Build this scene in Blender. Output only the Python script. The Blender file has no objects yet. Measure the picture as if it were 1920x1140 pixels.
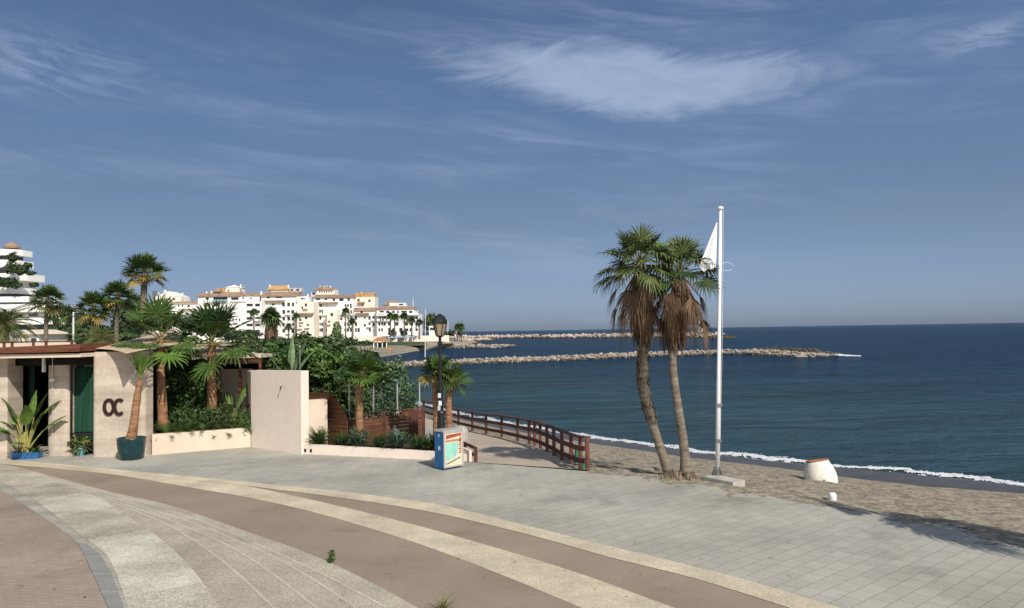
import bpy, math, random
from mathutils import Vector, Matrix, noise
V = Vector
rad = math.radians
sc = bpy.context.scene
COL = sc.collection

# ------------------------------------------------------------------ camera
F = 1423.0
CAMZ = 3.9
PITCH = math.atan(50.0 / F)
ROT = Matrix.Rotation(rad(90) + PITCH, 3, 'X') @ Matrix.Rotation(rad(-0.92), 3, 'Z')
cam_d = bpy.data.cameras.new('camera')
cam_d.sensor_width = 36
cam_d.lens = 36 * F / 1920
cam_d.clip_start = 0.1
cam_d.clip_end = 90000
cam = bpy.data.objects.new('camera', cam_d)
COL.objects.link(cam)
cam.matrix_world = Matrix.Translation((0, 0, CAMZ)) @ ROT.to_4x4()
sc.camera = cam


def ray(px, py):
    return ROT @ V(((px - 960) / F, (570 - py) / F, -1))


def G(px, py, z=0.0):
    d = ray(px, py)
    t = (z - CAMZ) / d.z
    return V((0, 0, CAMZ)) + d * t


def Y(px, py, D):
    d = ray(px, py)
    return V((0, 0, CAMZ)) + d * (D / d.y)


# ------------------------------------------------------------------ materials
def mat(name, col, rough=0.8, var=0.15, scale=3.0, bump=0.0, bscale=20.0, spec=0.3, metal=0.0,
        col2=None, island=False, detail=6, stretch=None, fine=0.0, fscale=60):
    m = bpy.data.materials.new(name)
    m.use_nodes = True
    nt = m.node_tree
    b = nt.nodes['Principled BSDF']
    b.inputs['Roughness'].default_value = rough
    b.inputs['Specular IOR Level'].default_value = spec
    b.inputs['Metallic'].default_value = metal
    tc = nt.nodes.new('ShaderNodeTexCoord')
    src = tc.outputs['Object']
    if stretch:
        mp = nt.nodes.new('ShaderNodeMapping')
        mp.inputs['Scale'].default_value = stretch
        nt.links.new(src, mp.inputs['Vector'])
        src = mp.outputs['Vector']
    n = nt.nodes.new('ShaderNodeTexNoise')
    n.inputs['Scale'].default_value = scale
    n.inputs['Detail'].default_value = detail
    nt.links.new(src, n.inputs['Vector'])
    mr = nt.nodes.new('ShaderNodeMapRange')
    mr.inputs[1].default_value = 0.3
    mr.inputs[2].default_value = 0.7
    nt.links.new(n.outputs['Fac'], mr.inputs[0])
    fac = mr.outputs[0]
    if island:
        ge = nt.nodes.new('ShaderNodeNewGeometry')
        ad = nt.nodes.new('ShaderNodeMath'); ad.operation = 'MULTIPLY_ADD'
        nt.links.new(ge.outputs['Random Per Island'], ad.inputs[0])
        ad.inputs[1].default_value = 0.65
        ml = nt.nodes.new('ShaderNodeMath'); ml.operation = 'MULTIPLY'
        nt.links.new(fac, ml.inputs[0]); ml.inputs[1].default_value = 0.35
        nt.links.new(ml.outputs[0], ad.inputs[2])
        fac = ad.outputs[0]
    if fine:
        n3 = nt.nodes.new('ShaderNodeTexNoise')
        n3.inputs['Scale'].default_value = fscale
        n3.inputs['Detail'].default_value = 3
        nt.links.new(tc.outputs['Object'], n3.inputs['Vector'])
        m3 = nt.nodes.new('ShaderNodeMapRange')
        m3.inputs[1].default_value = 0.3; m3.inputs[2].default_value = 0.7
        m3.inputs[3].default_value = -fine; m3.inputs[4].default_value = fine
        nt.links.new(n3.outputs['Fac'], m3.inputs[0])
        ad = nt.nodes.new('ShaderNodeMath'); ad.operation = 'ADD'; ad.use_clamp = True
        nt.links.new(fac, ad.inputs[0]); nt.links.new(m3.outputs[0], ad.inputs[1])
        fac = ad.outputs[0]
    mx = nt.nodes.new('ShaderNodeMix'); mx.data_type = 'RGBA'
    if col2 is None:
        a = [c * (1 - var) for c in col]; c2 = [min(1, c * (1 + var)) for c in col]
    else:
        a, c2 = col, col2
    mx.inputs[6].default_value = (*a, 1)
    mx.inputs[7].default_value = (*c2, 1)
    nt.links.new(fac, mx.inputs[0])
    nt.links.new(mx.outputs[2], b.inputs['Base Color'])
    if bump:
        n2 = nt.nodes.new('ShaderNodeTexNoise')
        n2.inputs['Scale'].default_value = bscale
        n2.inputs['Detail'].default_value = 5
        nt.links.new(src, n2.inputs['Vector'])
        bp = nt.nodes.new('ShaderNodeBump')
        bp.inputs['Strength'].default_value = bump
        bp.inputs['Distance'].default_value = 0.02
        nt.links.new(n2.outputs['Fac'], bp.inputs['Height'])
        nt.links.new(bp.outputs[0], b.inputs['Normal'])
    return m


M = {}
M['leaf_fan'] = mat('leaf_fan', (0.028, 0.060, 0.014), 0.5, col2=(0.085, 0.145, 0.030), island=True, scale=1.2)
M['leaf_fan_dark'] = mat('leaf_fan_dark', (0.014, 0.032, 0.012), 0.5, col2=(0.04, 0.075, 0.022), island=True, scale=1.2)
M['leaf_bright'] = mat('leaf_bright', (0.06, 0.12, 0.02), 0.5, col2=(0.13, 0.21, 0.04), island=True, scale=1.2)
M['leaf_yellow'] = mat('leaf_yellow', (0.20, 0.15, 0.03), 0.6, col2=(0.36, 0.26, 0.07), island=True, scale=1.5)
M['leaf_olive'] = mat('leaf_olive', (0.09, 0.10, 0.03), 0.6, col2=(0.18, 0.17, 0.06), island=True, scale=1.5)
M['leaf_dead'] = mat('leaf_dead', (0.06, 0.034, 0.019), 0.85, col2=(0.235, 0.15, 0.085), island=True, scale=2)
M['leaf_dead_dark'] = mat('leaf_dead_dark', (0.04, 0.023, 0.014), 0.9, col2=(0.12, 0.07, 0.04), island=True, scale=2)
M['leaf_ragged'] = mat('leaf_ragged', (0.045, 0.075, 0.02), 0.55, col2=(0.16, 0.19, 0.07), island=True, scale=1.2)
M['fibre'] = mat('fibre', (0.13, 0.095, 0.06), 0.95, col2=(0.33, 0.25, 0.17), island=True, scale=3)
M['leaf_grey'] = mat('leaf_grey', (0.05, 0.095, 0.075), 0.55, col2=(0.20, 0.28, 0.25), island=True, scale=1.5)
M['leaf_hedge'] = mat('leaf_hedge', (0.022, 0.054, 0.016), 0.45, col2=(0.085, 0.155, 0.036), island=True, scale=1.0)
M['leaf_tree'] = mat('leaf_tree', (0.018, 0.036, 0.014), 0.6, col2=(0.062, 0.095, 0.030), island=True, scale=0.5)
M['leaf_pale'] = mat('leaf_pale', (0.07, 0.12, 0.05), 0.5, col2=(0.16, 0.23, 0.10), island=True, scale=0.8)
M['leaf_banana'] = mat('leaf_banana', (0.05, 0.10, 0.025), 0.4, col2=(0.14, 0.22, 0.06), island=True, scale=2)
M['stem_yellow'] = mat('stem_yellow', (0.33, 0.30, 0.09), 0.6, 0.3, 6)
M['trunk_grey'] = mat('trunk_grey', (0.10, 0.082, 0.060), 0.95, col2=(0.27, 0.225, 0.17), scale=2.2, bump=1.0, bscale=9, stretch=(1, 1, 4.0), fine=0.3, fscale=16)
M['trunk_brown'] = mat('trunk_brown', (0.16, 0.078, 0.038), 0.95, col2=(0.40, 0.22, 0.12), scale=3, bump=1.0, bscale=7, stretch=(1, 1, 5))
M['trunk_far'] = mat('trunk_far', (0.17, 0.14, 0.105), 0.95, 0.3, 1.5, stretch=(1, 1, 3))
M['bark'] = mat('bark', (0.07, 0.05, 0.035), 0.95, 0.4, 4, bump=0.5)
M['petiole'] = mat('petiole', (0.16, 0.17, 0.05), 0.6, 0.3, 6)
M['soil'] = mat('soil', (0.06, 0.042, 0.03), 1.0, 0.4, 9, bump=0.6)
M['pole_white'] = mat('pole_white', (0.78, 0.78, 0.77), 0.35, 0.05, 3, spec=0.5)
M['flag_white'] = mat('flag_white', (0.80, 0.79, 0.83), 0.8, 0.04, 5)
M['concrete'] = mat('concrete', (0.42, 0.40, 0.36), 0.9, 0.2, 5, bump=0.4, fine=0.2)
M['steel'] = mat('steel', (0.25, 0.25, 0.25), 0.4, 0.1, 8, metal=0.7)
M['iron'] = mat('iron', (0.012, 0.013, 0.015), 0.45, 0.3, 8, spec=0.4)
M['rail_wood'] = mat('rail_wood', (0.065, 0.024, 0.018), 0.75, col2=(0.135, 0.054, 0.040), scale=3, bump=0.4, stretch=(3, 3, 1), fine=0.25, fscale=14)
M['rail_red'] = mat('rail_red', (0.145, 0.052, 0.040), 0.7, 0.3, 4, bump=0.3)
M['green_paint'] = mat('green_paint', (0.045, 0.17, 0.09), 0.6, 0.2, 5)
M['fence_wood'] = mat('fence_wood', (0.070, 0.026, 0.013), 0.65, col2=(0.175, 0.068, 0.033), scale=1.6, stretch=(0.6, 0.6, 9), bump=0.3)
M['fascia_wood'] = mat('fascia_wood', (0.085, 0.030, 0.016), 0.6, col2=(0.19, 0.072, 0.038), scale=2, stretch=(1, 1, 8))
M['plaster_pink'] = mat('plaster_pink', (0.79, 0.67, 0.575), 0.9, 0.05, 0.7, bump=0.15, bscale=30, fine=0.3, fscale=5)
M['plaster_cream'] = mat('plaster_cream', (0.66, 0.545, 0.435), 0.9, 0.06, 0.8, bump=0.15, bscale=30, fine=0.3, fscale=5)
M['canvas'] = mat('canvas', (0.50, 0.385, 0.255), 0.9, 0.07, 1.5)
M['canvas_cream'] = mat('canvas_cream', (0.66, 0.56, 0.44), 0.9, 0.05, 1.5)
M['letters'] = mat('letters', (0.032, 0.012, 0.012), 0.5, 0.2, 8)
M['teal_glaze'] = mat('teal_glaze', (0.006, 0.036, 0.045), 0.3, 0.4, 5, spec=0.5)
M['blue_glaze'] = mat('blue_glaze', (0.02, 0.13, 0.33), 0.35, 0.25, 6, spec=0.5)
M['turq_glaze'] = mat('turq_glaze', (0.10, 0.30, 0.36), 0.4, 0.2, 6, spec=0.5)
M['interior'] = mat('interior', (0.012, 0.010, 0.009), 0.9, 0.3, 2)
M['curtain'] = mat('curtain', (0.008, 0.05, 0.027), 0.8, 0.6, 1.5, stretch=(6, 6, 0.3))
M['alu'] = mat('alu', (0.50, 0.49, 0.47), 0.4, 0.06, 4, metal=0.3)
M['box_blue'] = mat('box_blue', (0.018, 0.125, 0.30), 0.45, 0.2, 3, fine=0.2, fscale=12)
M['poster_cream'] = mat('poster_cream', (0.72, 0.62, 0.46), 0.5, 0.08, 6)
M['poster_teal'] = mat('poster_teal', (0.30, 0.60, 0.49), 0.5, 0.12, 5)
M['poster_red'] = mat('poster_red', (0.34, 0.075, 0.04), 0.5, 0.35, 9)
M['poster_dark'] = mat('poster_dark', (0.03, 0.025, 0.03), 0.5, 0.2, 9)
M['sticker'] = mat('sticker', (0.65, 0.68, 0.72), 0.5, 0.25, 12)
M['lamp_glass'] = mat('lamp_glass', (0.30, 0.25, 0.17), 0.3, 0.15, 6, spec=0.5)
M['urn'] = mat('urn', (0.74, 0.70, 0.60), 0.85, 0.09, 5, bump=0.25, bscale=25, fine=0.3, fscale=9)
M['terracotta'] = mat('terracotta', (0.36, 0.15, 0.08), 0.85, 0.2, 6)
M['white_stone'] = mat('white_stone', (0.60, 0.57, 0.52), 0.85, 0.1, 8)
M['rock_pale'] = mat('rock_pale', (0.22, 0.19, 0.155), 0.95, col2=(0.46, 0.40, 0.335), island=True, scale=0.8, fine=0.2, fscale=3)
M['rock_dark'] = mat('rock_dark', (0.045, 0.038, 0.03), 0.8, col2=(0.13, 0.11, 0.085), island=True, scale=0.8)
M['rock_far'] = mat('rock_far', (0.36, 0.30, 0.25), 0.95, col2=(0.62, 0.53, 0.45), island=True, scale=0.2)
M['house_white'] = mat('house_white', (0.82, 0.805, 0.77), 0.9, 0.05, 0.15, fine=0.25, fscale=0.8)
M['house_cream'] = mat('house_cream', (0.79, 0.73, 0.63), 0.9, 0.06, 0.15, fine=0.25, fscale=0.8)
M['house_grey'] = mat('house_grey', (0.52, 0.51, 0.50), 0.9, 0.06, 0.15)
M['tile_roof'] = mat('tile_roof', (0.20, 0.13, 0.09), 0.9, col2=(0.38, 0.26, 0.18), scale=0.6, fine=0.3, fscale=2)
M['tile_orange'] = mat('tile_orange', (0.48, 0.28, 0.12), 0.9, 0.2, 0.6)
M['pane'] = mat('pane', (0.022, 0.026, 0.030), 0.25, col2=(0.08, 0.085, 0.09), scale=0.35, spec=0.4)
M['pane_cyan'] = mat('pane_cyan', (0.28, 0.45, 0.46), 0.25, 0.15, 0.5, spec=0.5)
M['awning_blue'] = mat('awning_blue', (0.42, 0.50, 0.60), 0.7, 0.1, 1)
M['thatch'] = mat('thatch', (0.36, 0.18, 0.08), 0.95, 0.25, 1.5)
M['lawn'] = mat('lawn', (0.055, 0.075, 0.025), 1.0, 0.3, 0.2, fine=0.3, fscale=1)


# ------------------------------------------------------------------ mesh builder
def origin_of(p):
    o = V((0, 0, 0))
    while p is not None:
        o += p.location
        p = p.parent
    return o


class MB:
    def __init__(s):
        s.v = []; s.f = []; s.m = []

    def face(s, pts, mi=0):
        i = len(s.v)
        s.v += [tuple(p) for p in pts]
        s.f.append(tuple(range(i, i + len(pts)))); s.m.append(mi)

    def box(s, a, b, mi=0, rz=0.0, piv=None):
        x0, y0, z0 = a; x1, y1, z1 = b
        p = [V((x, y, z)) for z in (z0, z1) for x, y in ((x0, y0), (x1, y0), (x1, y1), (x0, y1))]
        if rz:
            pv = V(piv) if piv is not None else V(((x0 + x1) / 2, (y0 + y1) / 2, 0))
            R = Matrix.Rotation(rz, 3, 'Z')
            p = [R @ (q - V((pv.x, pv.y, 0))) + V((pv.x, pv.y, 0)) for q in p]
        s.hexa(p, mi)

    def hexa(s, p, mi=0):
        i = len(s.v)
        s.v += [tuple(q) for q in p]
        for f in ((3, 2, 1, 0), (4, 5, 6, 7), (0, 1, 5, 4), (1, 2, 6, 5), (2, 3, 7, 6), (3, 0, 4, 7)):
            s.f.append(tuple(i + k for k in f)); s.m.append(mi)

    def bar(s, a, b, w, h, mi=0):
        """box beam from a to b, w horizontal, h vertical"""
        a = V(a); b = V(b)
        d = (b - a).normalized()
        up = V((0, 0, 1)) if abs(d.z) < 0.95 else V((0, 1, 0))
        sx = d.cross(up).normalized() * w / 2
        u = sx.cross(d).normalized() * h / 2
        s.hexa([a - sx - u, a + sx - u, b + sx - u, b - sx - u, a - sx + u, a + sx + u, b + sx + u, b - sx + u], mi)

    def wallseg(s, a, b, t, z0, z1a, z1b=None, mi=0):
        """vertical wall from plan a to plan b, thickness t going to the left of a->b"""
        z1b = z1a if z1b is None else z1b
        a = V((a[0], a[1], 0)); b = V((b[0], b[1], 0))
        n = V((-(b - a).y, (b - a).x, 0)).normalized() * t
        zs = V((0, 0, z0))
        s.hexa([a + zs, b + zs, b + n + zs, a + n + zs, a + V((0, 0, z1a)), b + V((0, 0, z1b)), b + n + V((0, 0, z1b)), a + n + V((0, 0, z1a))], mi)

    def tube(s, path, radii, n=8, mi=0, cap=True, jit=0.0, rng=None):
        k = len(path)
        base = len(s.v)
        prev = None
        for i in range(k):
            d = (V(path[min(i + 1, k - 1)]) - V(path[max(i - 1, 0)]))
            d = d.normalized() if d.length > 1e-9 else V((0, 0, 1))
            if prev is None:
                ref = V((1, 0, 0)) if abs(d.x) < 0.9 else V((0, 1, 0))
                u = d.cross(ref).normalized()
            else:
                u = (prev - d * prev.dot(d))
                u = u.normalized() if u.length > 1e-6 else d.orthogonal().normalized()
            prev = u
            w = d.cross(u)
            r = radii[i] if isinstance(radii, (list, tuple)) else radii
            for j in range(n):
                a = 2 * math.pi * j / n
                rr = r * (1 + (rng.uniform(-jit, jit) if jit else 0))
                s.v.append(tuple(V(path[i]) + (u * math.cos(a) + w * math.sin(a)) * rr))
        for i in range(k - 1):
            for j in range(n):
                a = base + i * n + j; b = base + i * n + (j + 1) % n
                s.f.append((a, b, b + n, a + n)); s.m.append(mi)
        if cap:
            s.f.append(tuple(base + j for j in reversed(range(n)))); s.m.append(mi)
            s.f.append(tuple(base + (k - 1) * n + j for j in range(n))); s.m.append(mi)

    def lathe(s, c, prof, n=24, mi=0, tilt=None, cap=True):
        base = len(s.v)
        for (r, z) in prof:
            for j in range(n):
                a = 2 * math.pi * j / n
                p = V((r * math.cos(a), r * math.sin(a), z))
                if tilt is not None:
                    p = tilt @ p
                s.v.append(tuple(V(c) + p))
        for i in range(len(prof) - 1):
            for j in range(n):
                a = base + i * n + j; b = base + i * n + (j + 1) % n
                s.f.append((a, b, b + n, a + n)); s.m.append(mi)
        if cap:
            s.f.append(tuple(base + j for j in reversed(range(n)))); s.m.append(mi)
            s.f.append(tuple(base + (len(prof) - 1) * n + j for j in range(n))); s.m.append(mi)

    def grid(s, rows, mi=0):
        base = len(s.v); nc = len(rows[0])
        for r in rows:
            s.v += [tuple(p) for p in r]
        for i in range(len(rows) - 1):
            for j in range(nc - 1):
                a = base + i * nc + j
                s.f.append((a, a + 1, a + nc + 1, a + nc)); s.m.append(mi)

    def build(s, name, mats, parent=None, smooth=False, origin=None):
        if parent is not None:
            o = origin_of(parent)
        else:
            o = V(origin) if origin is not None else V((0, 0, 0))
        me = bpy.data.meshes.new(name)
        me.from_pydata([(x - o.x, y - o.y, z - o.z) for x, y, z in s.v], [], s.f)
        if not isinstance(mats, (list, tuple)):
            mats = [mats]
        for m in mats:
            me.materials.append(M[m] if isinstance(m, str) else m)
        if len(mats) > 1:
            me.polygons.foreach_set('material_index', s.m)
        if smooth:
            me.polygons.foreach_set('use_smooth', [True] * len(me.polygons))
        me.update()
        ob = bpy.data.objects.new(name, me)
        COL.objects.link(ob)
        if parent is not None:
            ob.parent = parent
        else:
            ob.location = o
        return ob


def tag(o, label, cat, group=None):
    o['label'] = label; o['category'] = cat
    if group:
        o['group'] = group
    return o


def thing(name, label, cat, loc, group=None):
    o = bpy.data.objects.new(name, None)
    COL.objects.link(o)
    o.empty_display_size = 0.2
    o.location = loc
    return tag(o, label, cat, group)


def struct(o, kind='structure'):
    o['kind'] = kind
    return o


def dup(root, loc, label, rotz=0.0, scale=1.0):
    def cp(o, par):
        c = o.copy(); COL.objects.link(c)
        if par is not None:
            c.parent = par
        for ch in list(o.children):
            cp(ch, c)
        return c
    r = cp(root, None)
    r.location = loc; r.rotation_euler = (0, 0, rotz); r.scale = (scale, scale, scale)
    r['label'] = label
    return r


def polyresample(pts, n):
    pts = [V(p) for p in pts]
    L = [0]
    for a, b in zip(pts, pts[1:]):
        L.append(L[-1] + (b - a).length)
    out = []
    k = 0
    for i in range(n):
        t = L[-1] * i / (n - 1)
        while k < len(pts) - 2 and L[k + 1] < t:
            k += 1
        u = (t - L[k]) / max(1e-9, L[k + 1] - L[k])
        out.append(pts[k].lerp(pts[k + 1], u))
    return out


def smooth_path(pts, sub=6):
    """catmull-rom through pts"""
    pts = [V(p) for p in pts]
    if len(pts) < 3:
        return polyresample(pts, sub + 1)
    P = [pts[0] * 2 - pts[1]] + pts + [pts[-1] * 2 - pts[-2]]
    out = []
    for i in range(1, len(P) - 2):
        for k in range(sub):
            t = k / sub
            a, b, c, d = P[i - 1], P[i], P[i + 1], P[i + 2]
            out.append(0.5 * ((2 * b) + (c - a) * t + (2 * a - 5 * b + 4 * c - d) * t * t + (3 * b - a - 3 * c + d) * t ** 3))
    out.append(pts[-1])
    return out


# ------------------------------------------------------------------ plant makers
def fan_leaf(mb, base, d, pet, R, nseg, droop, rng, mi, pmi, spread=140, fold=0.12, pw=0.016):
    d = V(d).normalized()
    droop = droop * rng.uniform(.6, 1.7)
    R = R * rng.uniform(.85, 1.12)
    end = base + d * pet - V((0, 0, 1)) * pet * droop * 0.25
    mb.tube([base, base.lerp(end, 0.5) + V((0, 0, pet * 0.03)), end], [pw * 1.5, pw, pw * 0.8], 4, pmi, cap=False)
    u = (end - base).normalized() + V((0, 0, -0.18 * droop))
    u.normalize()
    v = u.cross(V((0, 0, 1)))
    if v.length < 0.1:
        v = V((1, 0, 0))
    v.normalize()
    rl = rng.uniform(-0.5, 0.5)
    n = v.cross(u)
    v = (v * math.cos(rl) + n * math.sin(rl)).normalized()
    n = v.cross(u).normalized()
    hw = 0.5 * R * 2 * rad(spread) / nseg * 0.40
    for k in range(nseg):
        a = rad(spread) * (2 * (k + 0.5) / nseg - 1) + rng.uniform(-0.04, 0.04)
        q = (u * math.cos(a) + v * math.sin(a))
        side = (-u * math.sin(a) + v * math.cos(a))
        L = R * (0.72 + 0.28 * math.cos(a * 0.6)) * rng.uniform(0.85, 1.08)
        cup = n * (R * fold * abs(math.sin(a)))
        g = V((0, 0, -1)) * L
        s1 = end + q * L * 0.5 + cup * 0.6 + g * droop * 0.10
        dr = droop * rng.uniform(0.7, 1.4)
        s2 = end + q * L * 0.8 + cup + g * dr * 0.28
        s3 = end + q * L * (1.0 - 0.12 * min(1, dr)) + cup + g * dr * 0.55
        up = n * hw * 0.35 * (1 if k % 2 else -1)
        mb.face([end + side * 0.012, end - side * 0.012, s1 - side * hw - up, s1 + side * hw + up], mi)
        i = len(mb.v)
        mb.v += [tuple(s1 - side * hw - up), tuple(s1 + side * hw + up), tuple(s2 + side * hw * 0.55), tuple(s2 - side * hw * 0.55), tuple(s3)]
        mb.f.append((i, i + 1, i + 2, i + 3)); mb.m.append(mi)
        mb.f.append((i + 3, i + 2, i + 4)); mb.m.append(mi)


def hang_strip(mb, p, out, L, w, rng, mi):
    """dead hanging frond strip"""
    out = V(out)
    side = out.cross(V((0, 0, 1))).normalized()
    a = rng.uniform(-0.8, 0.8)
    side = (side * math.cos(a) + out * math.sin(a)).normalized()
    p1 = p + out * L * 0.16 + V((0, 0, -L * 0.22))
    p2 = p + out * L * 0.20 + V((0, 0, -L * 0.62)) + side * rng.uniform(-.05, .05) * L
    p3 = p + out * L * rng.uniform(0.06, 0.2) + V((0, 0, -L)) + side * rng.uniform(-.1, .1) * L
    i = len(mb.v)
    mb.v += [tuple(p - side * w * .3), tuple(p + side * w * .3), tuple(p1 - side * w), tuple(p1 + side * w),
             tuple(p2 - side * w * .9), tuple(p2 + side * w * .9), tuple(p3 - side * w * .2), tuple(p3 + side * w * .2)]
    for k in (0, 2, 4):
        mb.f.append((i + k, i + k + 1, i + k + 3, i + k + 2)); mb.m.append(mi)


def fan_palm(name, label, cat, path, r0, r1, R, pet, nleaf, nseg, seed, group=None, droop=0.6, yellow=0.0,
             skirt=None, trunk='trunk_grey', emax=85, emin=-30, flare=1.25, tn=12, dark=False, stubs=0, tsub=5,
             brightness=None, deadleaf=0, main='leaf_fan'):
    rng = random.Random(seed)
    path = [V(p) for p in path]
    root = thing(name, label, cat, path[0], group)
    sp = smooth_path(path, tsub)
    n = len(sp)
    rr = []
    for i in range(n):
        t = i / (n - 1)
        r = r0 * (1 - t) + r1 * t
        if t < 0.12:
            r *= 1 + (flare - 1) * (1 - t / 0.12) ** 2
        rr.append(r * (1 + rng.uniform(-.03, .03)))
    mb = MB(); mb.tube(sp, rr, tn, jit=0.03, rng=rng)
    tr = mb.build('trunk', trunk, root, smooth=True)
    if stubs:
        st = MB()
        for k in range(stubs):
            t = rng.uniform(0.26, 0.70)
            i = t * (n - 1); i0 = int(i)
            c = sp[i0].lerp(sp[min(n - 1, i0 + 1)], i - i0)
            r = rr[i0]
            a = rng.uniform(0, 6.283)
            o = V((math.cos(a), math.sin(a), 0)); s = V((-o.y, o.x, 0))
            w = rng.uniform(.02, .045); l = rng.uniform(.035, .095)
            p = c + o * r * 0.93
            up = V((0, 0, 1))
            st.face([p - s * w, p + s * w, p + o * l + up * l * 1.4 + s * w * .5, p + o * l + up * l * 1.4 - s * w * .5])
            st.face([p - s * w - up * .05, p + s * w - up * .05, p + o * l + up * l * 1.4 + s * w * .5, p + o * l + up * l * 1.4 - s * w * .5])
        st.build('leaf_stubs', 'trunk_grey', root)
    top = sp[-1]
    cr = MB(); yl = MB()
    ny = int(nleaf * yellow)
    for k in range(nleaf):
        t = (k + 0.5) / nleaf
        e = rad(emax + (emin - emax) * t ** 0.85 + rng.uniform(-8, 8))
        a = k * 2.39996 + rng.uniform(-.25, .25)
        d = V((math.cos(a) * math.cos(e), math.sin(a) * math.cos(e), math.sin(e)))
        dd = droop * (0.55 + 0.9 * t)
        ln = pet * (0.75 + 0.35 * t) * rng.uniform(.85, 1.12)
        b = top + V((0, 0, -0.15 * pet * t))
        if k >= nleaf - ny:
            fan_leaf(yl, b, d, ln, R * rng.uniform(.85, 1.05), nseg, dd * 1.2, rng, rng.choice([0, 1, 1]), 2)
        else:
            fan_leaf(cr, b, d, ln, R * rng.uniform(.88, 1.1), nseg, dd, rng, (1 if rng.random() < (0.7 if dark else 0.3) else (2 if rng.random() < .25 else 0)), 3)
    cr.build('crown', [main, 'leaf_fan_dark', brightness or 'leaf_bright', 'petiole'], root)
    if ny:
        yl.build('yellowed_fronds', ['leaf_yellow', 'leaf_olive', 'petiole'], root)
    if skirt:
        L, wid, ns, off = skirt
        sk = MB()
        sv = V((0, 0, 1))
        for k in range(ns):
            t = rng.random()
            a = rng.uniform(0, 6.283)
            o = V((math.cos(a), math.sin(a), 0))
            hgt = -off - L * 0.60 * t ** 1.1
            # follow the trunk axis
            z = top.z + hgt
            c = top
            for q0, q1 in zip(sp, sp[1:]):
                if q0.z <= z <= q1.z:
                    c = q0.lerp(q1, (z - q0.z) / max(1e-6, q1.z - q0.z)); break
            p = V((c.x, c.y, z)) + o * (r1 * 0.8 + rng.uniform(0.0, 0.2 + .25 * t) * wid)
            hang_strip(sk, p, o * wid / (L * .5) * rng.uniform(.7, 1.5) * (0.6 + .6 * t), L * rng.uniform(.36, .62), rng.uniform(.018, .05) * (wid / .4), rng, rng.choice([0, 0, 1]))
        sk.build('dead_skirt', ['leaf_dead', 'leaf_dead_dark'], root)
    if deadleaf:
        dl = MB()
        for k in range(deadleaf):
            a = rng.uniform(0, 6.283); e = rad(rng.uniform(-78, -25) if k % 5 else rng.uniform(-10, 20))
            d = V((math.cos(a) * math.cos(e), math.sin(a) * math.cos(e), math.sin(e)))
            fan_leaf(dl, top - V((0, 0, .1)), d, pet * rng.uniform(.7, 1.2), R * .8, nseg, 1.7, rng, rng.choice([0, 0, 1]), 0, spread=70)
        dl.build('dead_fronds', ['leaf_dead', 'leaf_dead_dark'], root)
    return root


def feather_palm(name, label, cat, path, r0, r1, L, nf, nl, seed, group=None, trunk='trunk_far', mats=('leaf_fan', 'leaf_olive'), emax=80, emin=-25, wl=0.22, droop=1.0):
    rng = random.Random(seed)
    root = thing(name, label, cat, path[0], group)
    sp = smooth_path(path, 4)
    mb = MB(); mb.tube(sp, [r0 + (r1 - r0) * i / (len(sp) - 1) for i in range(len(sp))], 10, jit=.05, rng=rng)
    mb.build('trunk', trunk, root, smooth=True)
    top = V(sp[-1])
    cr = MB()
    for k in range(nf):
        t = (k + .5) / nf
        e = rad(emax + (emin - emax) * t); a = k * 2.39996 + rng.uniform(-.2, .2)
        o = V((math.cos(a), math.sin(a), 0))
        l = L * rng.uniform(.85, 1.1)
        p = top.copy(); pts = [p.copy()]
        ee = e
        for i in range(8):
            p = p + (o * math.cos(ee) + V((0, 0, math.sin(ee)))) * l / 8
            ee -= rad(11) * droop * rng.uniform(.8, 1.2)
            pts.append(p.copy())
        mi = 0 if rng.random() < .7 else 1
        cr.tube(pts, [.03 * L / 2 * (1 - i / 9) + .004 for i in range(9)], 3, mi, cap=False)
        side = V((-o.y, o.x, 0))
        for j in range(nl):
            s = 0.12 + 0.88 * j / nl
            i = s * 8; i0 = min(7, int(i))
            q = pts[i0].lerp(pts[i0 + 1], i - i0)
            fw = (pts[i0 + 1] - pts[i0]).normalized()
            ll = wl * L * (math.sin(math.pi * min(1, s * .85 + .15)) * .8 + .3)
            for sg in (-1, 1):
                tip = q + (side * sg * .75 + fw * .65 + V((0, 0, -.25))) * ll * rng.uniform(.8, 1.1)
                mid = q.lerp(tip, .5) + V((0, 0, .06 * ll))
                w = fw * ll * .055
                cr.face([q, mid - w, tip, mid + w], mi)
    cr.build('crown', list(mats), root)
    return root


def leafcloud(mb, c, r, n, size, rng, nm=1, inner=0.45, lump=0.35, asp=0.55, up=0.2):
    c = V(c); r = V(r)
    ph = V((rng.uniform(0, 50), rng.uniform(0, 50), rng.uniform(0, 50)))
    for k in range(n):
        d = V((rng.gauss(0, 1), rng.gauss(0, 1), rng.gauss(0, 1))).normalized()
        q = 1 + lump * 1.6 * noise.noise(d * 2.2 + ph)
        rr = (inner + (1 - inner) * rng.random() ** .6) * q
        p = c + V((d.x * r.x, d.y * r.y, d.z * r.z)) * rr
        nn = (d + V((rng.uniform(-1, 1), rng.uniform(-1, 1), rng.uniform(-.6, 1) + up)) * .8).normalized()
        a = nn.orthogonal().normalized()
        an = rng.uniform(0, 6.283)
        a = (a * math.cos(an) + nn.cross(a) * math.sin(an)).normalized()
        b = nn.cross(a)
        s = size * rng.uniform(.6, 1.35)
        mb.face([p - a * s * .5, p + b * s * asp * .5 + nn * s * .08, p + a * s * .5, p - b * s * asp * .5 + nn * s * .08], rng.randrange(nm))


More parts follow.
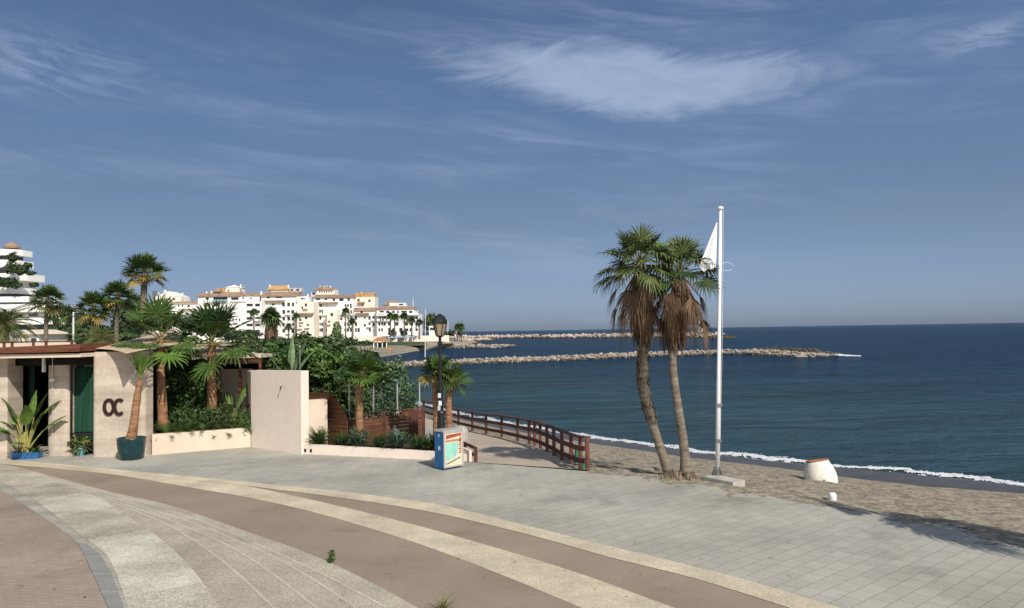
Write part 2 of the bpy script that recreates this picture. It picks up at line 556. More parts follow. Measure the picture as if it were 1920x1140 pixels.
def bush(name, label, cat, base, blobs, n, size, seed, mats, group=None, stem=True, **kw):
    rng = random.Random(seed)
    root = thing(name, label, cat, base, group)
    mb = MB()
    tot = sum(b[1][0] * b[1][1] * b[1][2] for b in blobs) ** (2 / 3)
    w = [(b[1][0] * b[1][1] * b[1][2]) ** (2 / 3) for b in blobs]
    for b, ww in zip(blobs, w):
        leafcloud(mb, b[0], b[1], int(n * ww / sum(w)), size, rng, len(mats), **kw)
    mb.build('foliage', list(mats), root)
    if stem:
        st = MB()
        for b in blobs:
            c = V(b[0])
            st.tube([V(base) + V((rng.uniform(-.1, .1), rng.uniform(-.1, .1), 0)), V(base).lerp(c, .5) + V((rng.uniform(-.1, .1) * b[1][0], 0, 0)), c],
                    [max(.02, .06 * b[1][2]), max(.015, .045 * b[1][2]), .012], 6)
        st.build('stem', 'bark', root)
    return root


def sword_plant(mb, c, n, L, w, rng, nm=1, emin=10, emax=85, bend=0.6):
    c = V(c)
    for k in range(n):
        a = rng.uniform(0, 6.283); e = rad(rng.uniform(emin, emax))
        o = V((math.cos(a), math.sin(a), 0)); s = V((-o.y, o.x, 0))
        l = L * rng.uniform(.7, 1.1)
        pts = []
        p = c.copy(); ee = e
        for i in range(5):
            pts.append(p.copy())
            p = p + (o * math.cos(ee) + V((0, 0, math.sin(ee)))) * l / 4
            ee -= bend * .35 * rng.uniform(.7, 1.3)
        mi = rng.randrange(nm)
        ws = [w * .7, w, w * .85, w * .5, .002]
        i0 = len(mb.v)
        for q, ww in zip(pts, ws):
            mb.v.append(tuple(q - s * ww)); mb.v.append(tuple(q + s * ww))
        for i in range(4):
            j = i0 + 2 * i
            mb.f.append((j, j + 1, j + 3, j + 2)); mb.m.append(mi)


def paddle(mb, base, az, tilt, plen, blen, bw, bend, rng, mi=0, smi=1, twist=0.0):
    o = V((math.cos(az), math.sin(az), 0)); s = V((-o.y, o.x, 0))
    p = V(base); e = rad(90 - tilt)
    pp = [p.copy()]
    for i in range(4):
        p = p + (o * math.cos(e) + V((0, 0, math.sin(e)))) * plen / 4
        e -= bend * .06
        pp.append(p.copy())
    mb.tube(pp, [.035, .028, .022, .018, .014], 5, smi, cap=False)
    N = 11
    st = []
    for i in range(N):
        t = i / (N - 1)
        fw = (o * math.cos(e) + V((0, 0, math.sin(e))))
        up = s.cross(fw).normalized()
        sd = (s * math.cos(twist) + up * math.sin(twist))
        up2 = sd.cross(fw).normalized()
        ww = bw * math.sin(math.pi * (0.06 + 0.94 * t) ** .75) * .5 + .004
        st.append((p.copy(), sd, up2, ww))
        p = p + fw * blen / (N - 1)
        e -= bend * .14
    for sg in (-1, 1):
        for i in range(N - 1):
            a, b = st[i], st[i + 1]
            cut = 0.75 if rng.random() < .25 else 1.0
            mb.face([a[0], b[0], b[0] + b[1] * sg * b[3] * cut + b[2] * b[3] * .25, a[0] + a[1] * sg * a[3] + a[2] * a[3] * .25], mi)


def ico():
    t = (1 + 5 ** .5) / 2
    v = [V(p).normalized() for p in ((-1, t, 0), (1, t, 0), (-1, -t, 0), (1, -t, 0), (0, -1, t), (0, 1, t), (0, -1, -t), (0, 1, -t), (t, 0, -1), (t, 0, 1), (-t, 0, -1), (-t, 0, 1))]
    f = [(0, 11, 5), (0, 5, 1), (0, 1, 7), (0, 7, 10), (0, 10, 11), (1, 5, 9), (5, 11, 4), (11, 10, 2), (10, 7, 6), (7, 1, 8), (3, 9, 4), (3, 4, 2), (3, 2, 6), (3, 6, 8), (3, 8, 9), (4, 9, 5), (2, 4, 11), (6, 2, 10), (8, 6, 7), (9, 8, 1)]
    return v, f


IV, IF = ico()


def rock(mb, c, r, rng, mi=0, flat=0.75):
    R = Matrix.Rotation(rng.uniform(0, 6.28), 3, 'Z') @ Matrix.Rotation(rng.uniform(-.6, .6), 3, 'X')
    sx, sy, sz = rng.uniform(.8, 1.3), rng.uniform(.7, 1.1), rng.uniform(.6, 1.0) * flat
    i = len(mb.v)
    for p in IV:
        q = R @ V((p.x * sx, p.y * sy, p.z * sz)) * r * rng.uniform(.8, 1.15)
        mb.v.append(tuple(V(c) + q))
    for f in IF:
        mb.f.append(tuple(i + k for k in f)); mb.m.append(mi)

# ------------------------------------------------------------------ world and sun
SUN_EL = rad(40)
SH = V((-0.5, 0.866, 0)).normalized()          # direction shadows fall
w = bpy.data.worlds.new('World'); sc.world = w; w.use_nodes = True
nt = w.node_tree
bg = nt.nodes['Background']
SKY_S = 0.1
bg.inputs['Strength'].default_value = SKY_S
sky = nt.nodes.new('ShaderNodeTexSky'); sky.sky_type = 'NISHITA'; sky.sun_disc = False
sky.sun_elevation = SUN_EL
sky.sun_rotation = math.atan2(-SH.x, -SH.y)
sky.air_density = 1.0; sky.dust_density = 0.6; sky.ozone_density = 1.6
tc = nt.nodes.new('ShaderNodeTexCoord')
sp = nt.nodes.new('ShaderNodeSeparateXYZ'); nt.links.new(tc.outputs['Generated'], sp.inputs[0])


def N(op, a, b=None, c=None, clamp=False):
    n = nt.nodes.new('ShaderNodeMath'); n.operation = op; n.use_clamp = clamp
    for i, x in enumerate((a, b, c)):
        if x is None:
            continue
        if isinstance(x, (int, float)):
            n.inputs[i].default_value = x
        else:
            nt.links.new(x, n.inputs[i])
    return n.outputs[0]


AZ = N('ARCTAN2', sp.outputs[0], sp.outputs[1])
EL = N('ARCSINE', sp.outputs[2])


def noise_ae(sx, sy, seed, detail=6, rough=0.6, shear=0.0, dist=0.0):
    cb = nt.nodes.new('ShaderNodeCombineXYZ')
    e2 = N('ADD', EL, N('MULTIPLY', AZ, shear))
    nt.links.new(N('MULTIPLY', AZ, sx), cb.inputs[0]); nt.links.new(N('MULTIPLY', e2, sy), cb.inputs[1])
    cb.inputs[2].default_value = seed
    n = nt.nodes.new('ShaderNodeTexNoise')
    n.inputs['Scale'].default_value = 1; n.inputs['Detail'].default_value = detail; n.inputs['Roughness'].default_value = rough
    n.inputs['Distortion'].default_value = dist
    nt.links.new(cb.outputs[0], n.inputs['Vector'])
    return n.outputs['Fac']


def smooth(x, lo, hi):
    m = nt.nodes.new('ShaderNodeMapRange'); m.interpolation_type = 'SMOOTHSTEP'
    nt.links.new(x, m.inputs[0]); m.inputs[1].default_value = lo; m.inputs[2].default_value = hi
    return m.outputs[0]


def dirpx(px, py):
    d = ray(px, py).normalized()
    return math.atan2(d.x, d.y), math.asin(d.z)


WARPX = N('MULTIPLY', N('SUBTRACT', noise_ae(5, 14, 3.1, 4), 0.5), 0.16)
WARPY = N('MULTIPLY', N('SUBTRACT', noise_ae(7, 18, 7.7, 5), 0.5), 0.055)


def blob(px, py, hw, hh, slope=0.0, warp=1.0):
    a0, e0 = dirpx(px, py)
    u = N('MULTIPLY', N('ADD', N('SUBTRACT', AZ, a0), N('MULTIPLY', WARPX, warp)), F / hw)
    de = N('SUBTRACT', EL, e0)
    if slope:
        de = N('ADD', de, N('MULTIPLY', N('SUBTRACT', AZ, a0), slope))
    v = N('MULTIPLY', N('ADD', de, N('MULTIPLY', WARPY, warp)), F / hh)
    return N('EXPONENT', N('MULTIPLY', N('ADD', N('MULTIPLY', u, u), N('MULTIPLY', v, v)), -1.0))


streak = noise_ae(4.5, 34, 1.3, 8, 0.62, shear=0.10, dist=0.6)
fine = noise_ae(14, 60, 4.2, 7, 0.65, shear=0.15, dist=0.8)
big = noise_ae(1.6, 6.5, 9.4, 4, 0.5)
main = N('ADD', N('ADD', blob(1060, 120, 250, 56, 0.10), N('MULTIPLY', blob(1190, 175, 150, 44, 0.12), .75)), N('MULTIPLY', blob(1420, 148, 250, 52, -0.03), 0.85))
wisp = noise_ae(9, 30, 6.6, 9, 0.62, shear=-0.12, dist=1.2)
main = smooth(N('ADD', main, N('MULTIPLY', N('SUBTRACT', wisp, 0.5), 1.1)), 0.22, 1.15)
main = N('MULTIPLY', main, N('ADD', 0.62, N('MULTIPLY', fine, 0.62)))
st1 = N('MULTIPLY', blob(1030, 268, 170, 16, 0.22, 0.5), smooth(streak, 0.35, 0.65))
st2 = N('MULTIPLY', blob(40, 120, 170, 42, 0.0, 0.8), smooth(fine, 0.40, 0.68))
st3 = N('MULTIPLY', blob(1860, 72, 110, 22, 0.0, 0.8), smooth(fine, 0.35, 0.65))
st4 = N('MULTIPLY', blob(330, 335, 420, 34, 0.0), smooth(streak, 0.38, 0.72))
st5 = N('MULTIPLY', blob(1120, 40, 480, 60, 0.0), smooth(streak, 0.40, 0.70))
st6 = N('MULTIPLY', blob(820, 320, 260, 30, -0.1), smooth(streak, 0.35, 0.70))
st8 = N('MULTIPLY', blob(560, 215, 320, 14, 0.07), smooth(streak, 0.35, 0.70))
veil = N('MULTIPLY', smooth(streak, 0.42, 0.80), smooth(big, 0.38, 0.66))
cl = N('MULTIPLY', main, 0.78)
for s, k in ((st1, .42), (st2, .42), (st3, .5), (st4, .30), (st5, .30), (st6, .30), (st8, .22), (veil, .26)):
    cl = N('MAXIMUM', cl, N('MULTIPLY', s, k))
cl = N('MINIMUM', cl, 0.9)
# clear-sky tone: the Nishita sky, a little greyer and darker close to the sea horizon as in hazy August air
tint = nt.nodes.new('ShaderNodeMix'); tint.data_type = 'RGBA'
hf = smooth(EL, -0.02, 0.16)
nt.links.new(hf, tint.inputs[0])
SKY_TINT_LO = (0.37, 0.48, 0.84, 1)
SKY_TINT_MID = (0.465, 0.475, 0.565, 1)
SKY_TINT_HI = (0.60, 0.64, 0.73, 1)
tint.inputs[6].default_value = SKY_TINT_LO
tint.inputs[7].default_value = SKY_TINT_MID
tint2 = nt.nodes.new('ShaderNodeMix'); tint2.data_type = 'RGBA'
nt.links.new(smooth(EL, 0.12, 0.36), tint2.inputs[0]); nt.links.new(tint.outputs[2], tint2.inputs[6]); tint2.inputs[7].default_value = SKY_TINT_HI
mul = nt.nodes.new('ShaderNodeMix'); mul.data_type = 'RGBA'; mul.blend_type = 'MULTIPLY'; mul.inputs[0].default_value = 1
nt.links.new(sky.outputs[0], mul.inputs[6]); lr = nt.nodes.new('ShaderNodeVectorMath'); lr.operation = 'SCALE'
nt.links.new(tint2.outputs[2], lr.inputs[0]); nt.links.new(N('ADD', .96, N('MULTIPLY', smooth(AZ, -0.35, 0.65), .26)), lr.inputs['Scale'])
nt.links.new(lr.outputs[0], mul.inputs[7])
# the half of the sky round the sun (behind the camera, unseen) is left untinted and whitened to add fill light
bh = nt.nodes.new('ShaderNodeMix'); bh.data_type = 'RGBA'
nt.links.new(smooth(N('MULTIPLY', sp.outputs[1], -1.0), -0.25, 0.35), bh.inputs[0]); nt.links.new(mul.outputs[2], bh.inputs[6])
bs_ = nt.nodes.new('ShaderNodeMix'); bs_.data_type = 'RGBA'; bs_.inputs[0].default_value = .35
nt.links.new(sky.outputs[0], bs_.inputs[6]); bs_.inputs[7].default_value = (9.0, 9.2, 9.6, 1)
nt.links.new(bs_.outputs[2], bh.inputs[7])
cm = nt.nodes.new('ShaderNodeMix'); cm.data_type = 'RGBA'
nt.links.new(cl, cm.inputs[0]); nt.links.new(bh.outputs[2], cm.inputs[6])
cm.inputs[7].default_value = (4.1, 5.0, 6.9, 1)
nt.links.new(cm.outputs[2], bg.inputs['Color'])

sl = bpy.data.lights.new('sun', 'SUN'); sl.energy = 4.45; sl.angle = rad(0.5); sl.color = (1.0, 0.935, 0.83)
so = bpy.data.objects.new('sun', sl); COL.objects.link(so)
sd = V((SH.x * math.cos(SUN_EL), SH.y * math.cos(SUN_EL), -math.sin(SUN_EL)))
so.rotation_euler = sd.to_track_quat('-Z', 'Y').to_euler()
so.location = (20, -30, 40)
sc.view_settings.view_transform = 'Standard'; sc.view_settings.look = 'None'
sc.view_settings.exposure = 0; sc.view_settings.gamma = 1

# ------------------------------------------------------------------ ground materials
def lnode(nt, t, **k):
    n = nt.nodes.new(t)
    for a, b in k.items():
        setattr(n, a, b)
    return n


def paver_mat(name, c1, c2, mortar, bw, bh, ang, msize=0.012, offs=0.5, big=0.35, tint2=None, bump=0.3, rough=0.85, mstr=1.0, spots=0.0):
    m = bpy.data.materials.new(name); m.use_nodes = True
    nt = m.node_tree; b = nt.nodes['Principled BSDF']; L = nt.links.new
    b.inputs['Roughness'].default_value = rough; b.inputs['Specular IOR Level'].default_value = 0.25
    tc = nt.nodes.new('ShaderNodeTexCoord')
    mp = nt.nodes.new('ShaderNodeMapping'); mp.inputs['Rotation'].default_value = (0, 0, ang)
    L(tc.outputs['Object'], mp.inputs['Vector'])
    br = nt.nodes.new('ShaderNodeTexBrick')
    br.offset = offs; br.squash = 1
    br.inputs['Scale'].default_value = 1
    br.inputs['Brick Width'].default_value = bw; br.inputs['Row Height'].default_value = bh
    br.inputs['Mortar Size'].default_value = msize; br.inputs['Mortar Smooth'].default_value = 0.3
    br.inputs['Bias'].default_value = 0
    br.inputs['Color1'].default_value = (*c1, 1); br.inputs['Color2'].default_value = (*c2, 1)
    br.inputs['Mortar'].default_value = (*mortar, 1)
    L(mp.outputs[0], br.inputs['Vector'])
    # wear and dust: big soft patches and fine grain
    n1 = nt.nodes.new('ShaderNodeTexNoise'); n1.inputs['Scale'].default_value = 0.35; n1.inputs['Detail'].default_value = 8; n1.inputs['Roughness'].default_value = .62
    L(tc.outputs['Object'], n1.inputs['Vector'])
    r1 = nt.nodes.new('ShaderNodeMapRange'); r1.inputs[1].default_value = .3; r1.inputs[2].default_value = .7
    r1.inputs[3].default_value = 1 - big * .5; r1.inputs[4].default_value = 1 + big * .5
    L(n1.outputs['Fac'], r1.inputs[0])
    n2 = nt.nodes.new('ShaderNodeTexNoise'); n2.inputs['Scale'].default_value = 45; n2.inputs['Detail'].default_value = 4
    L(tc.outputs['Object'], n2.inputs['Vector'])
    r2 = nt.nodes.new('ShaderNodeMapRange'); r2.inputs[1].default_value = .3; r2.inputs[2].default_value = .7
    r2.inputs[3].default_value = .86; r2.inputs[4].default_value = 1.14
    L(n2.outputs['Fac'], r2.inputs[0])
    mm = nt.nodes.new('ShaderNodeMath'); mm.operation = 'MULTIPLY'; L(r1.outputs[0], mm.inputs[0]); L(r2.outputs[0], mm.inputs[1])
    if spots:
        for (scl, lo, hi, sd) in ((3.2, .66, .74, 3.0), (.55, .58, .72, 9.0)):
            ns = nt.nodes.new('ShaderNodeTexNoise'); ns.noise_dimensions = '4D'; ns.inputs['W'].default_value = sd
            ns.inputs['Scale'].default_value = scl; ns.inputs['Detail'].default_value = 5; ns.inputs['Roughness'].default_value = .55
            L(tc.outputs['Object'], ns.inputs['Vector'])
            rs_ = nt.nodes.new('ShaderNodeMapRange'); rs_.inputs[1].default_value = lo; rs_.inputs[2].default_value = hi
            rs_.inputs[3].default_value = 1; rs_.inputs[4].default_value = 1 - spots
            L(ns.outputs['Fac'], rs_.inputs[0])
            m5 = nt.nodes.new('ShaderNodeMath'); m5.operation = 'MULTIPLY'; L(mm.outputs[0], m5.inputs[0]); L(rs_.outputs[0], m5.inputs[1]); mm = m5
    mx = nt.nodes.new('ShaderNodeMix'); mx.data_type = 'RGBA'; mx.blend_type = 'MULTIPLY'; mx.inputs[0].default_value = 1
    src = br.outputs['Color']
    if tint2:
        n4 = nt.nodes.new('ShaderNodeTexNoise'); n4.inputs['Scale'].default_value = 0.16; n4.inputs['Detail'].default_value = 6; n4.inputs['Roughness'].default_value = .6
        L(tc.outputs['Object'], n4.inputs['Vector'])
        r4 = nt.nodes.new('ShaderNodeMapRange'); r4.inputs[1].default_value = .42; r4.inputs[2].default_value = .66; r4.inputs[4].default_value = 0.75
        L(n4.outputs['Fac'], r4.inputs[0])
        m4 = nt.nodes.new('ShaderNodeMix'); m4.data_type = 'RGBA'; m4.blend_type = 'MULTIPLY'
        L(r4.outputs[0], m4.inputs[0]); L(src, m4.inputs[6]); m4.inputs[7].default_value = (*tint2, 1)
        src = m4.outputs[2]
    L(src, mx.inputs[6]); L(mm.outputs[0], mx.inputs[7])
    L(mx.outputs[2], b.inputs['Base Color'])
    bp = nt.nodes.new('ShaderNodeBump'); bp.inputs['Strength'].default_value = bump; bp.inputs['Distance'].default_value = .01
    inv = nt.nodes.new('ShaderNodeMath'); inv.operation = 'SUBTRACT'; L(n2.outputs['Fac'], inv.inputs[0]); L(br.outputs['Fac'], inv.inputs[1])
    L(inv.outputs[0], bp.inputs['Height']); L(bp.outputs[0], b.inputs['Normal'])
    return m


def pebble_mat(name, col, var=0.5, scale=38, stain=0.3):
    """exposed-aggregate concrete: small voronoi pebbles and soft stains"""
    m = bpy.data.materials.new(name); m.use_nodes = True
    nt = m.node_tree; b = nt.nodes['Principled BSDF']; L = nt.links.new
    b.inputs['Roughness'].default_value = .9; b.inputs['Specular IOR Level'].default_value = .2
    tc = nt.nodes.new('ShaderNodeTexCoord')
    v = nt.nodes.new('ShaderNodeTexVoronoi'); v.inputs['Scale'].default_value = scale
    L(tc.outputs['Object'], v.inputs['Vector'])
    sp = nt.nodes.new('ShaderNodeSeparateColor'); L(v.outputs['Color'], sp.inputs[0])
    r = nt.nodes.new('ShaderNodeMapRange'); r.inputs[3].default_value = 1 - var; r.inputs[4].default_value = 1 + var * .6
    L(sp.outputs[0], r.inputs[0])
    n1 = nt.nodes.new('ShaderNodeTexNoise'); n1.inputs['Scale'].default_value = .9; n1.inputs['Detail'].default_value = 7; n1.inputs['Roughness'].default_value = .6
    L(tc.outputs['Object'], n1.inputs['Vector'])
    r1 = nt.nodes.new('ShaderNodeMapRange'); r1.inputs[1].default_value = .32; r1.inputs[2].default_value = .68
    r1.inputs[3].default_value = 1 - stain; r1.inputs[4].default_value = 1 + stain * .4
    L(n1.outputs['Fac'], r1.inputs[0])
    mm = nt.nodes.new('ShaderNodeMath'); mm.operation = 'MULTIPLY'; L(r.outputs[0], mm.inputs[0]); L(r1.outputs[0], mm.inputs[1])
    mx = nt.nodes.new('ShaderNodeMix'); mx.data_type = 'RGBA'; mx.blend_type = 'MULTIPLY'; mx.inputs[0].default_value = 1
    mx.inputs[6].default_value = (*col, 1); L(mm.outputs[0], mx.inputs[7]); L(mx.outputs[2], b.inputs['Base Color'])
    bp = nt.nodes.new('ShaderNodeBump'); bp.inputs['Strength'].default_value = .5; bp.inputs['Distance'].default_value = .006
    L(v.outputs['Distance'], bp.inputs['Height']); bp.invert = True
    L(bp.outputs[0], b.inputs['Normal'])
    return m


TILE_ANG = -math.atan2(0.64, 0.77)
M['plaza'] = paver_mat('plaza', (0.415, 0.39, 0.33), (0.365, 0.345, 0.295), (0.255, 0.238, 0.20), 0.42, 0.29, TILE_ANG, 0.008, 0.5, 0.42, (0.82, 0.89, 0.94), 0.25, spots=.35)
M['brown'] = paver_mat('brown', (0.315, 0.25, 0.188), (0.29, 0.23, 0.175), (0.25, 0.20, 0.155), 3.1, 2.2, 0.4, 0.007, 0.5, 0.30, (.88, .86, .86), 0.3, spots=.3)
M['terrace'] = paver_mat('terrace', (0.36, 0.285, 0.23), (0.325, 0.255, 0.208), (0.275, 0.216, 0.178), 0.21, 0.105, 0.15, 0.006, 0.5, 0.42, (0.85, 0.86, 0.80), 0.5, spots=.3)
M['beige_strip'] = pebble_mat('beige_strip', (0.61, 0.53, 0.39), 0.24, 48, 0.26)
M['step'] = pebble_mat('step', (0.47, 0.42, 0.33), 0.30, 55, 0.24)
M['nosing'] = pebble_mat('nosing', (0.54, 0.49, 0.395), 0.25, 60, 0.2)
M['tread_white'] = pebble_mat('tread_white', (0.60, 0.565, 0.46), 0.30, 46, 0.30)
M['tread_dull'] = pebble_mat('tread_dull', (0.455, 0.415, 0.325), 0.36, 46, 0.34)
M['tread_pale'] = pebble_mat('tread_pale', (0.52, 0.475, 0.375), 0.36, 46, 0.36)
M['kerb_pale'] = pebble_mat('kerb_pale', (0.43, 0.40, 0.33), 0.3, 40, 0.3)
M['slab_grey'] = mat('slab_grey', (0.25, 0.255, 0.235), 0.85, 0.12, 3, bump=.3, fine=.25, fscale=25)
M['ground'] = mat('ground', (0.31, 0.26, 0.19), 1.0, 0.25, 0.12, fine=.3, fscale=1.2)
M['ramp'] = mat('ramp', (0.43, 0.36, 0.285), 0.95, 0.10, 0.8, bump=.4, bscale=30, fine=.3, fscale=14)

# ------------------------------------------------------------------ ground sheets
def ext(pts, a=0.0, b=0.0):
    pts = [V(p) for p in pts]
    if a:
        d = (pts[0] - pts[1]).normalized(); d.z = 0; pts = [pts[0] + d * a] + pts
    if b:
        d = (pts[-1] - pts[-2]).normalized(); d.z = 0; pts = pts + [pts[-1] + d * b]
    return pts


def sstep(x, lo, hi):
    t = max(0, min(1, (x - lo) / (hi - lo)))
    return t * t * (3 - 2 * t)


def lift(pxs, lev, lo=872, hi=1030):
    return [G(x, y, lev * sstep(y, lo, hi)) for x, y in pxs]


EDGE_PX = [(1105, 884), (1180, 888), (1250, 894), (1310, 903), (1370, 913), (1480, 930), (1560, 944), (1640, 958), (1700, 969), (1810, 992), (1920, 1017)]
EDGE = ext([G(x, y, 0) for x, y in EDGE_PX], 0, 45)
EDGE = EDGE[:-1] + [EDGE[-2].lerp(EDGE[-1], .4), EDGE[-1]]

# railing / ramp line from its posts: depth interpolated, base pixel -> height
POSTS = [(1102, 884), (1089, 881), (1071.5, 872.5), (1054, 863), (1039, 855), (1026, 848), (1013.6, 841.6), (1003, 836), (992.5, 829.5), (971, 825), (941, 820), (912, 815.5), (886, 811), (860, 802), (838, 794), (816, 786), (795, 779)]
DPT = [(795, 47.0), (860, 39.5), (912, 35.0), (992, 29.0), (1054, 24.2), (1102, 21.2)]


def interp(tab, x):
    for (a, u), (b, v) in zip(tab, tab[1:]):
        if a <= x <= b:
            return u + (v - u) * (x - a) / (b - a)
    return tab[0][1] if x < tab[0][0] else tab[-1][1]


RAIL = [Y(x, y, interp(DPT, x)) for x, y in POSTS]
# smooth the ramp slope
for _ in range(3):
    zs = [p.z for p in RAIL]
    for i in range(1, len(RAIL) - 1):
        RAIL[i].z = (zs[i - 1] + zs[i] + zs[i + 1]) / 3
RAIL[0].z = 0.0
RAIL_EXT = RAIL + [RAIL[-1] + V((-3.0, 9, -0.1)), RAIL[-1] + V((-6.0, 20, -0.12))]
RAMP_L = [p + V((-3.4, 1.7, 0)).lerp(V((-3.2, -0.9, 0)), min(1, i / 9)) for i, p in enumerate(RAIL_EXT)]
RAMP_L[0] = G(876, 866, 0)

gp = [V((40, -62, -.02))]
inner = [p + V((-.5, -.4, -.02)) for p in reversed(EDGE)]
coast = inner + [V((p.x - .2, p.y, -.02)) for p in RAMP_L] + [V(p) for p in ((-13, 66, -.02), (-18, 92, -.02), (-22, 112, -.02), (-31, 150, -.02), (-37, 185, -.02), (-42, 215, -.02), (-37, 262, -.02), (-27, 330, -.02), (-24, 375, -.02), (-40, 440, -.02), (-500, 440, -.02), (-500, -62, -.02))]
mb = MB()
mb.face(gp + coast)
ci = gp + coast[:-3]
for a, b in zip(ci, ci[1:]):
    d = (b - a); n = V((d.y, -d.x, 0)).normalized()
    k = (4 if a.y < 180 else 12) if a.y > 50 else 1.2
    dz = V((0, 0, -2.4))
    n2 = n * k
    mb.face([a, a + n2 + dz, b + n2 + dz, b])
g = struct(mb.build('ground', 'ground'))

mb = MB()
pl = [p + V((0, 0, 0)) for p in reversed(EDGE)]
lim = [p for p in RAMP_L if p.y < 33]
mb.face([V((-60, -55, 0)), V((25, -55, 0))] + pl + [V((p.x, p.y, 0)) for p in lim] + [V((-9, 34, 0)), V((-60, 34, 0))])
# edge kerb of the promenade (vertical face to the sand)
for a, b in zip(EDGE, EDGE[1:]):
    mb.face([a, b, b + V((0, 0, -.4)), a + V((0, 0, -.4))])
struct(mb.build('plaza_paving', 'plaza'))

mb = MB()
RE = polyresample(RAIL_EXT, 60); RL = polyresample(RAMP_L, 60)
rows = []
for a, b in zip(RE, RL):
    rows.append([a + (b - a) * (t / 6) + V((0, 0, .004)) for t in range(7)])
    for q in rows[-1]:
        q.z = a.z + .006
mb.grid(rows)
for a, b in zip(RE, RE[1:]):
    mb.face([a + V((0, 0, .006)), b + V((0, 0, .006)), b - V((0, 0, .5)), a - V((0, 0, .5))])
for a, b in zip(RL, RL[1:]):
    mb.face([V((a.x, a.y, a.z + .006)), V((b.x, b.y, b.z + .006)), V((b.x, b.y, -2)), V((a.x, a.y, -2))])
struct(mb.build('ramp_path', 'ramp'))

# curved bands
S0 = lift([(-40, 868), (15, 873), (109, 896.5), (204, 922), (321, 949), (456, 995), (583, 1040.5), (700, 1095), (782, 1140)], 0)
S5 = lift([(-40, 869), (15, 874.5), (109, 899), (204, 926), (321, 957), (456, 1008), (601, 1073), (700, 1124), (735, 1143)], .13)
S4 = lift([(-40, 870), (17, 875), (106, 900), (204, 931), (321, 966), (410, 999), (510, 1041), (569, 1073), (627, 1110), (671, 1140)], .26)
S3 = lift([(-40, 871), (20, 876), (103, 900), (204, 936), (300, 968), (380, 1000), (437, 1026), (488.5, 1058), (547, 1100), (598, 1140)], .39)
S2 = lift([(-40, 872), (26, 877), (100, 900), (200, 938), (260, 960), (324.5, 988), (401, 1037), (463, 1088), (518, 1140)], .52)
S1 = lift([(-40, 873), (33, 878), (87, 895), (179, 930), (251.5, 975), (302.6, 1011), (350, 1055), (383, 1095), (408, 1132), (414, 1140)], .65)
K1 = lift([(-40, 890), (0, 902), (55, 931), (102, 964), (160, 1008), (197, 1037), (219, 1077), (241, 1140)], .65)
K1b = lift([(-40, 893.5), (0, 905.5), (50, 934.5), (97, 967.5), (153, 1011), (190, 1041), (212, 1081), (233, 1140)], .65)
K2 = lift([(-40, 905), (0, 920), (55, 953), (109, 990), (146, 1019), (164, 1051), (182, 1092), (204, 1140)], .65)
NB = 90


def rs(c, b=5.0):
    return polyresample(ext(smooth_path(c, 5), 4, b), NB)


def ruled(name, m, a, b, za=0.0, zb=0.0, n=3):
    mb = MB()
    mb.grid([[p.lerp(q, k / n) + V((0, 0, za + (zb - za) * k / n)) for k in range(n + 1)] for p, q in zip(a, b)])
    return struct(mb.build(name, m))


cs = [rs(c) for c in (S0, S5, S4, S3, S2, S1)]
levs = [0.0, .13, .26, .39, .52, .65]
# brown paving reaches from the steps to the grey plaza
T1 = [G(x, y, 0) for x, y in [(-40, 858.5), (14, 862.6), (100, 869.5), (219, 881), (419, 900), (600, 918), (720, 932), (833, 949), (986, 986), (1147, 1026), (1300, 1063), (1425, 1096), (1571, 1140)]]
B1 = [G(x, y, 0) for x, y in [(-40, 861), (14, 866), (100, 874), (219, 887), (419, 906.5), (474, 913), (600, 929), (720, 946), (833, 966), (986, 1002), (1147, 1047), (1300, 1085), (1477, 1140)]]
T2 = [G(x, y, 0) for x, y in [(-40, 860.5), (14, 865), (100, 873), (219, 886), (419, 905), (474, 914), (600, 941), (720, 970), (833, 1000), (1056, 1066), (1263, 1140)]]
B2 = [G(x, y, 0) for x, y in [(-40, 866), (14, 871), (100, 878.5), (219, 891), (365, 916), (474, 935), (600, 964), (757, 1011), (880, 1055), (986, 1097), (1088.5, 1140)]]
T1, B1, T2, B2 = [rs(c, 6.0) for c in (T1, B1, T2, B2)]
# the brown field starts under the lowest step
under = [p + V((0, 0, -p.z)) for p in cs[1]]
ruled('brown_paving', 'brown', under, T1, .004, .004, 6)
ruled('beige_band', 'beige_strip', T2, B2, .008, .008)
ruled('beige_band', 'beige_strip', T1, B1, .012, .012)
for i in range(1, 6):
    hi, lo = cs[i], cs[i - 1]
    mb = MB()
    rows = []
    for k in range(NB):
        a = hi[k]; b = lo[k]
        zt = b.z if i > 1 else 0.010       # tread level = level of its outer edge
        top = V((a.x, a.y, a.z))
        foot = V((a.x, a.y, zt))
        nose = V((b.x, b.y, zt))
        rows.append((top, foot, nose))
    tread = [[f.lerp(n_, t / 3) for t in range(4)] for (_, f, n_) in rows]
    mb.grid(tread)
    mb.grid([[t, f] for (t, f, _) in rows])
    if i > 1:
        nb = MB(); nb.grid([[n_.lerp(f, .05 / max(.05, (f - n_).length)) + V((0, 0, .004)), n_ + V((0, 0, .004))] for (_, f, n_) in rows]); struct(nb.build('step_nosing', 'nosing'))
    struct(mb.build('step', 'step'))
mb = MB()
UA, UB = cs[5], rs(K1)
cuts = [0, 14, 22, 29, 37, 47, 58, 70, NB]
for q in range(len(cuts) - 1):
    i0, i1 = cuts[q], min(NB - 1, cuts[q + 1])
    mb.grid([[UA[i].lerp(UB[i], k / 3) for k in range(4)] for i in range(i0, i1 + 1)], [1, 2, 0, 2, 1, 0, 1, 0][q])
struct(mb.build('upper_tread', ['tread_pale', 'tread_white', 'tread_dull']))
k1, k1b, k2 = rs(K1), rs(K1b), rs(K2)
ruled('kerb_strip', 'kerb_pale', k1, k1b, .0, .012, 1)
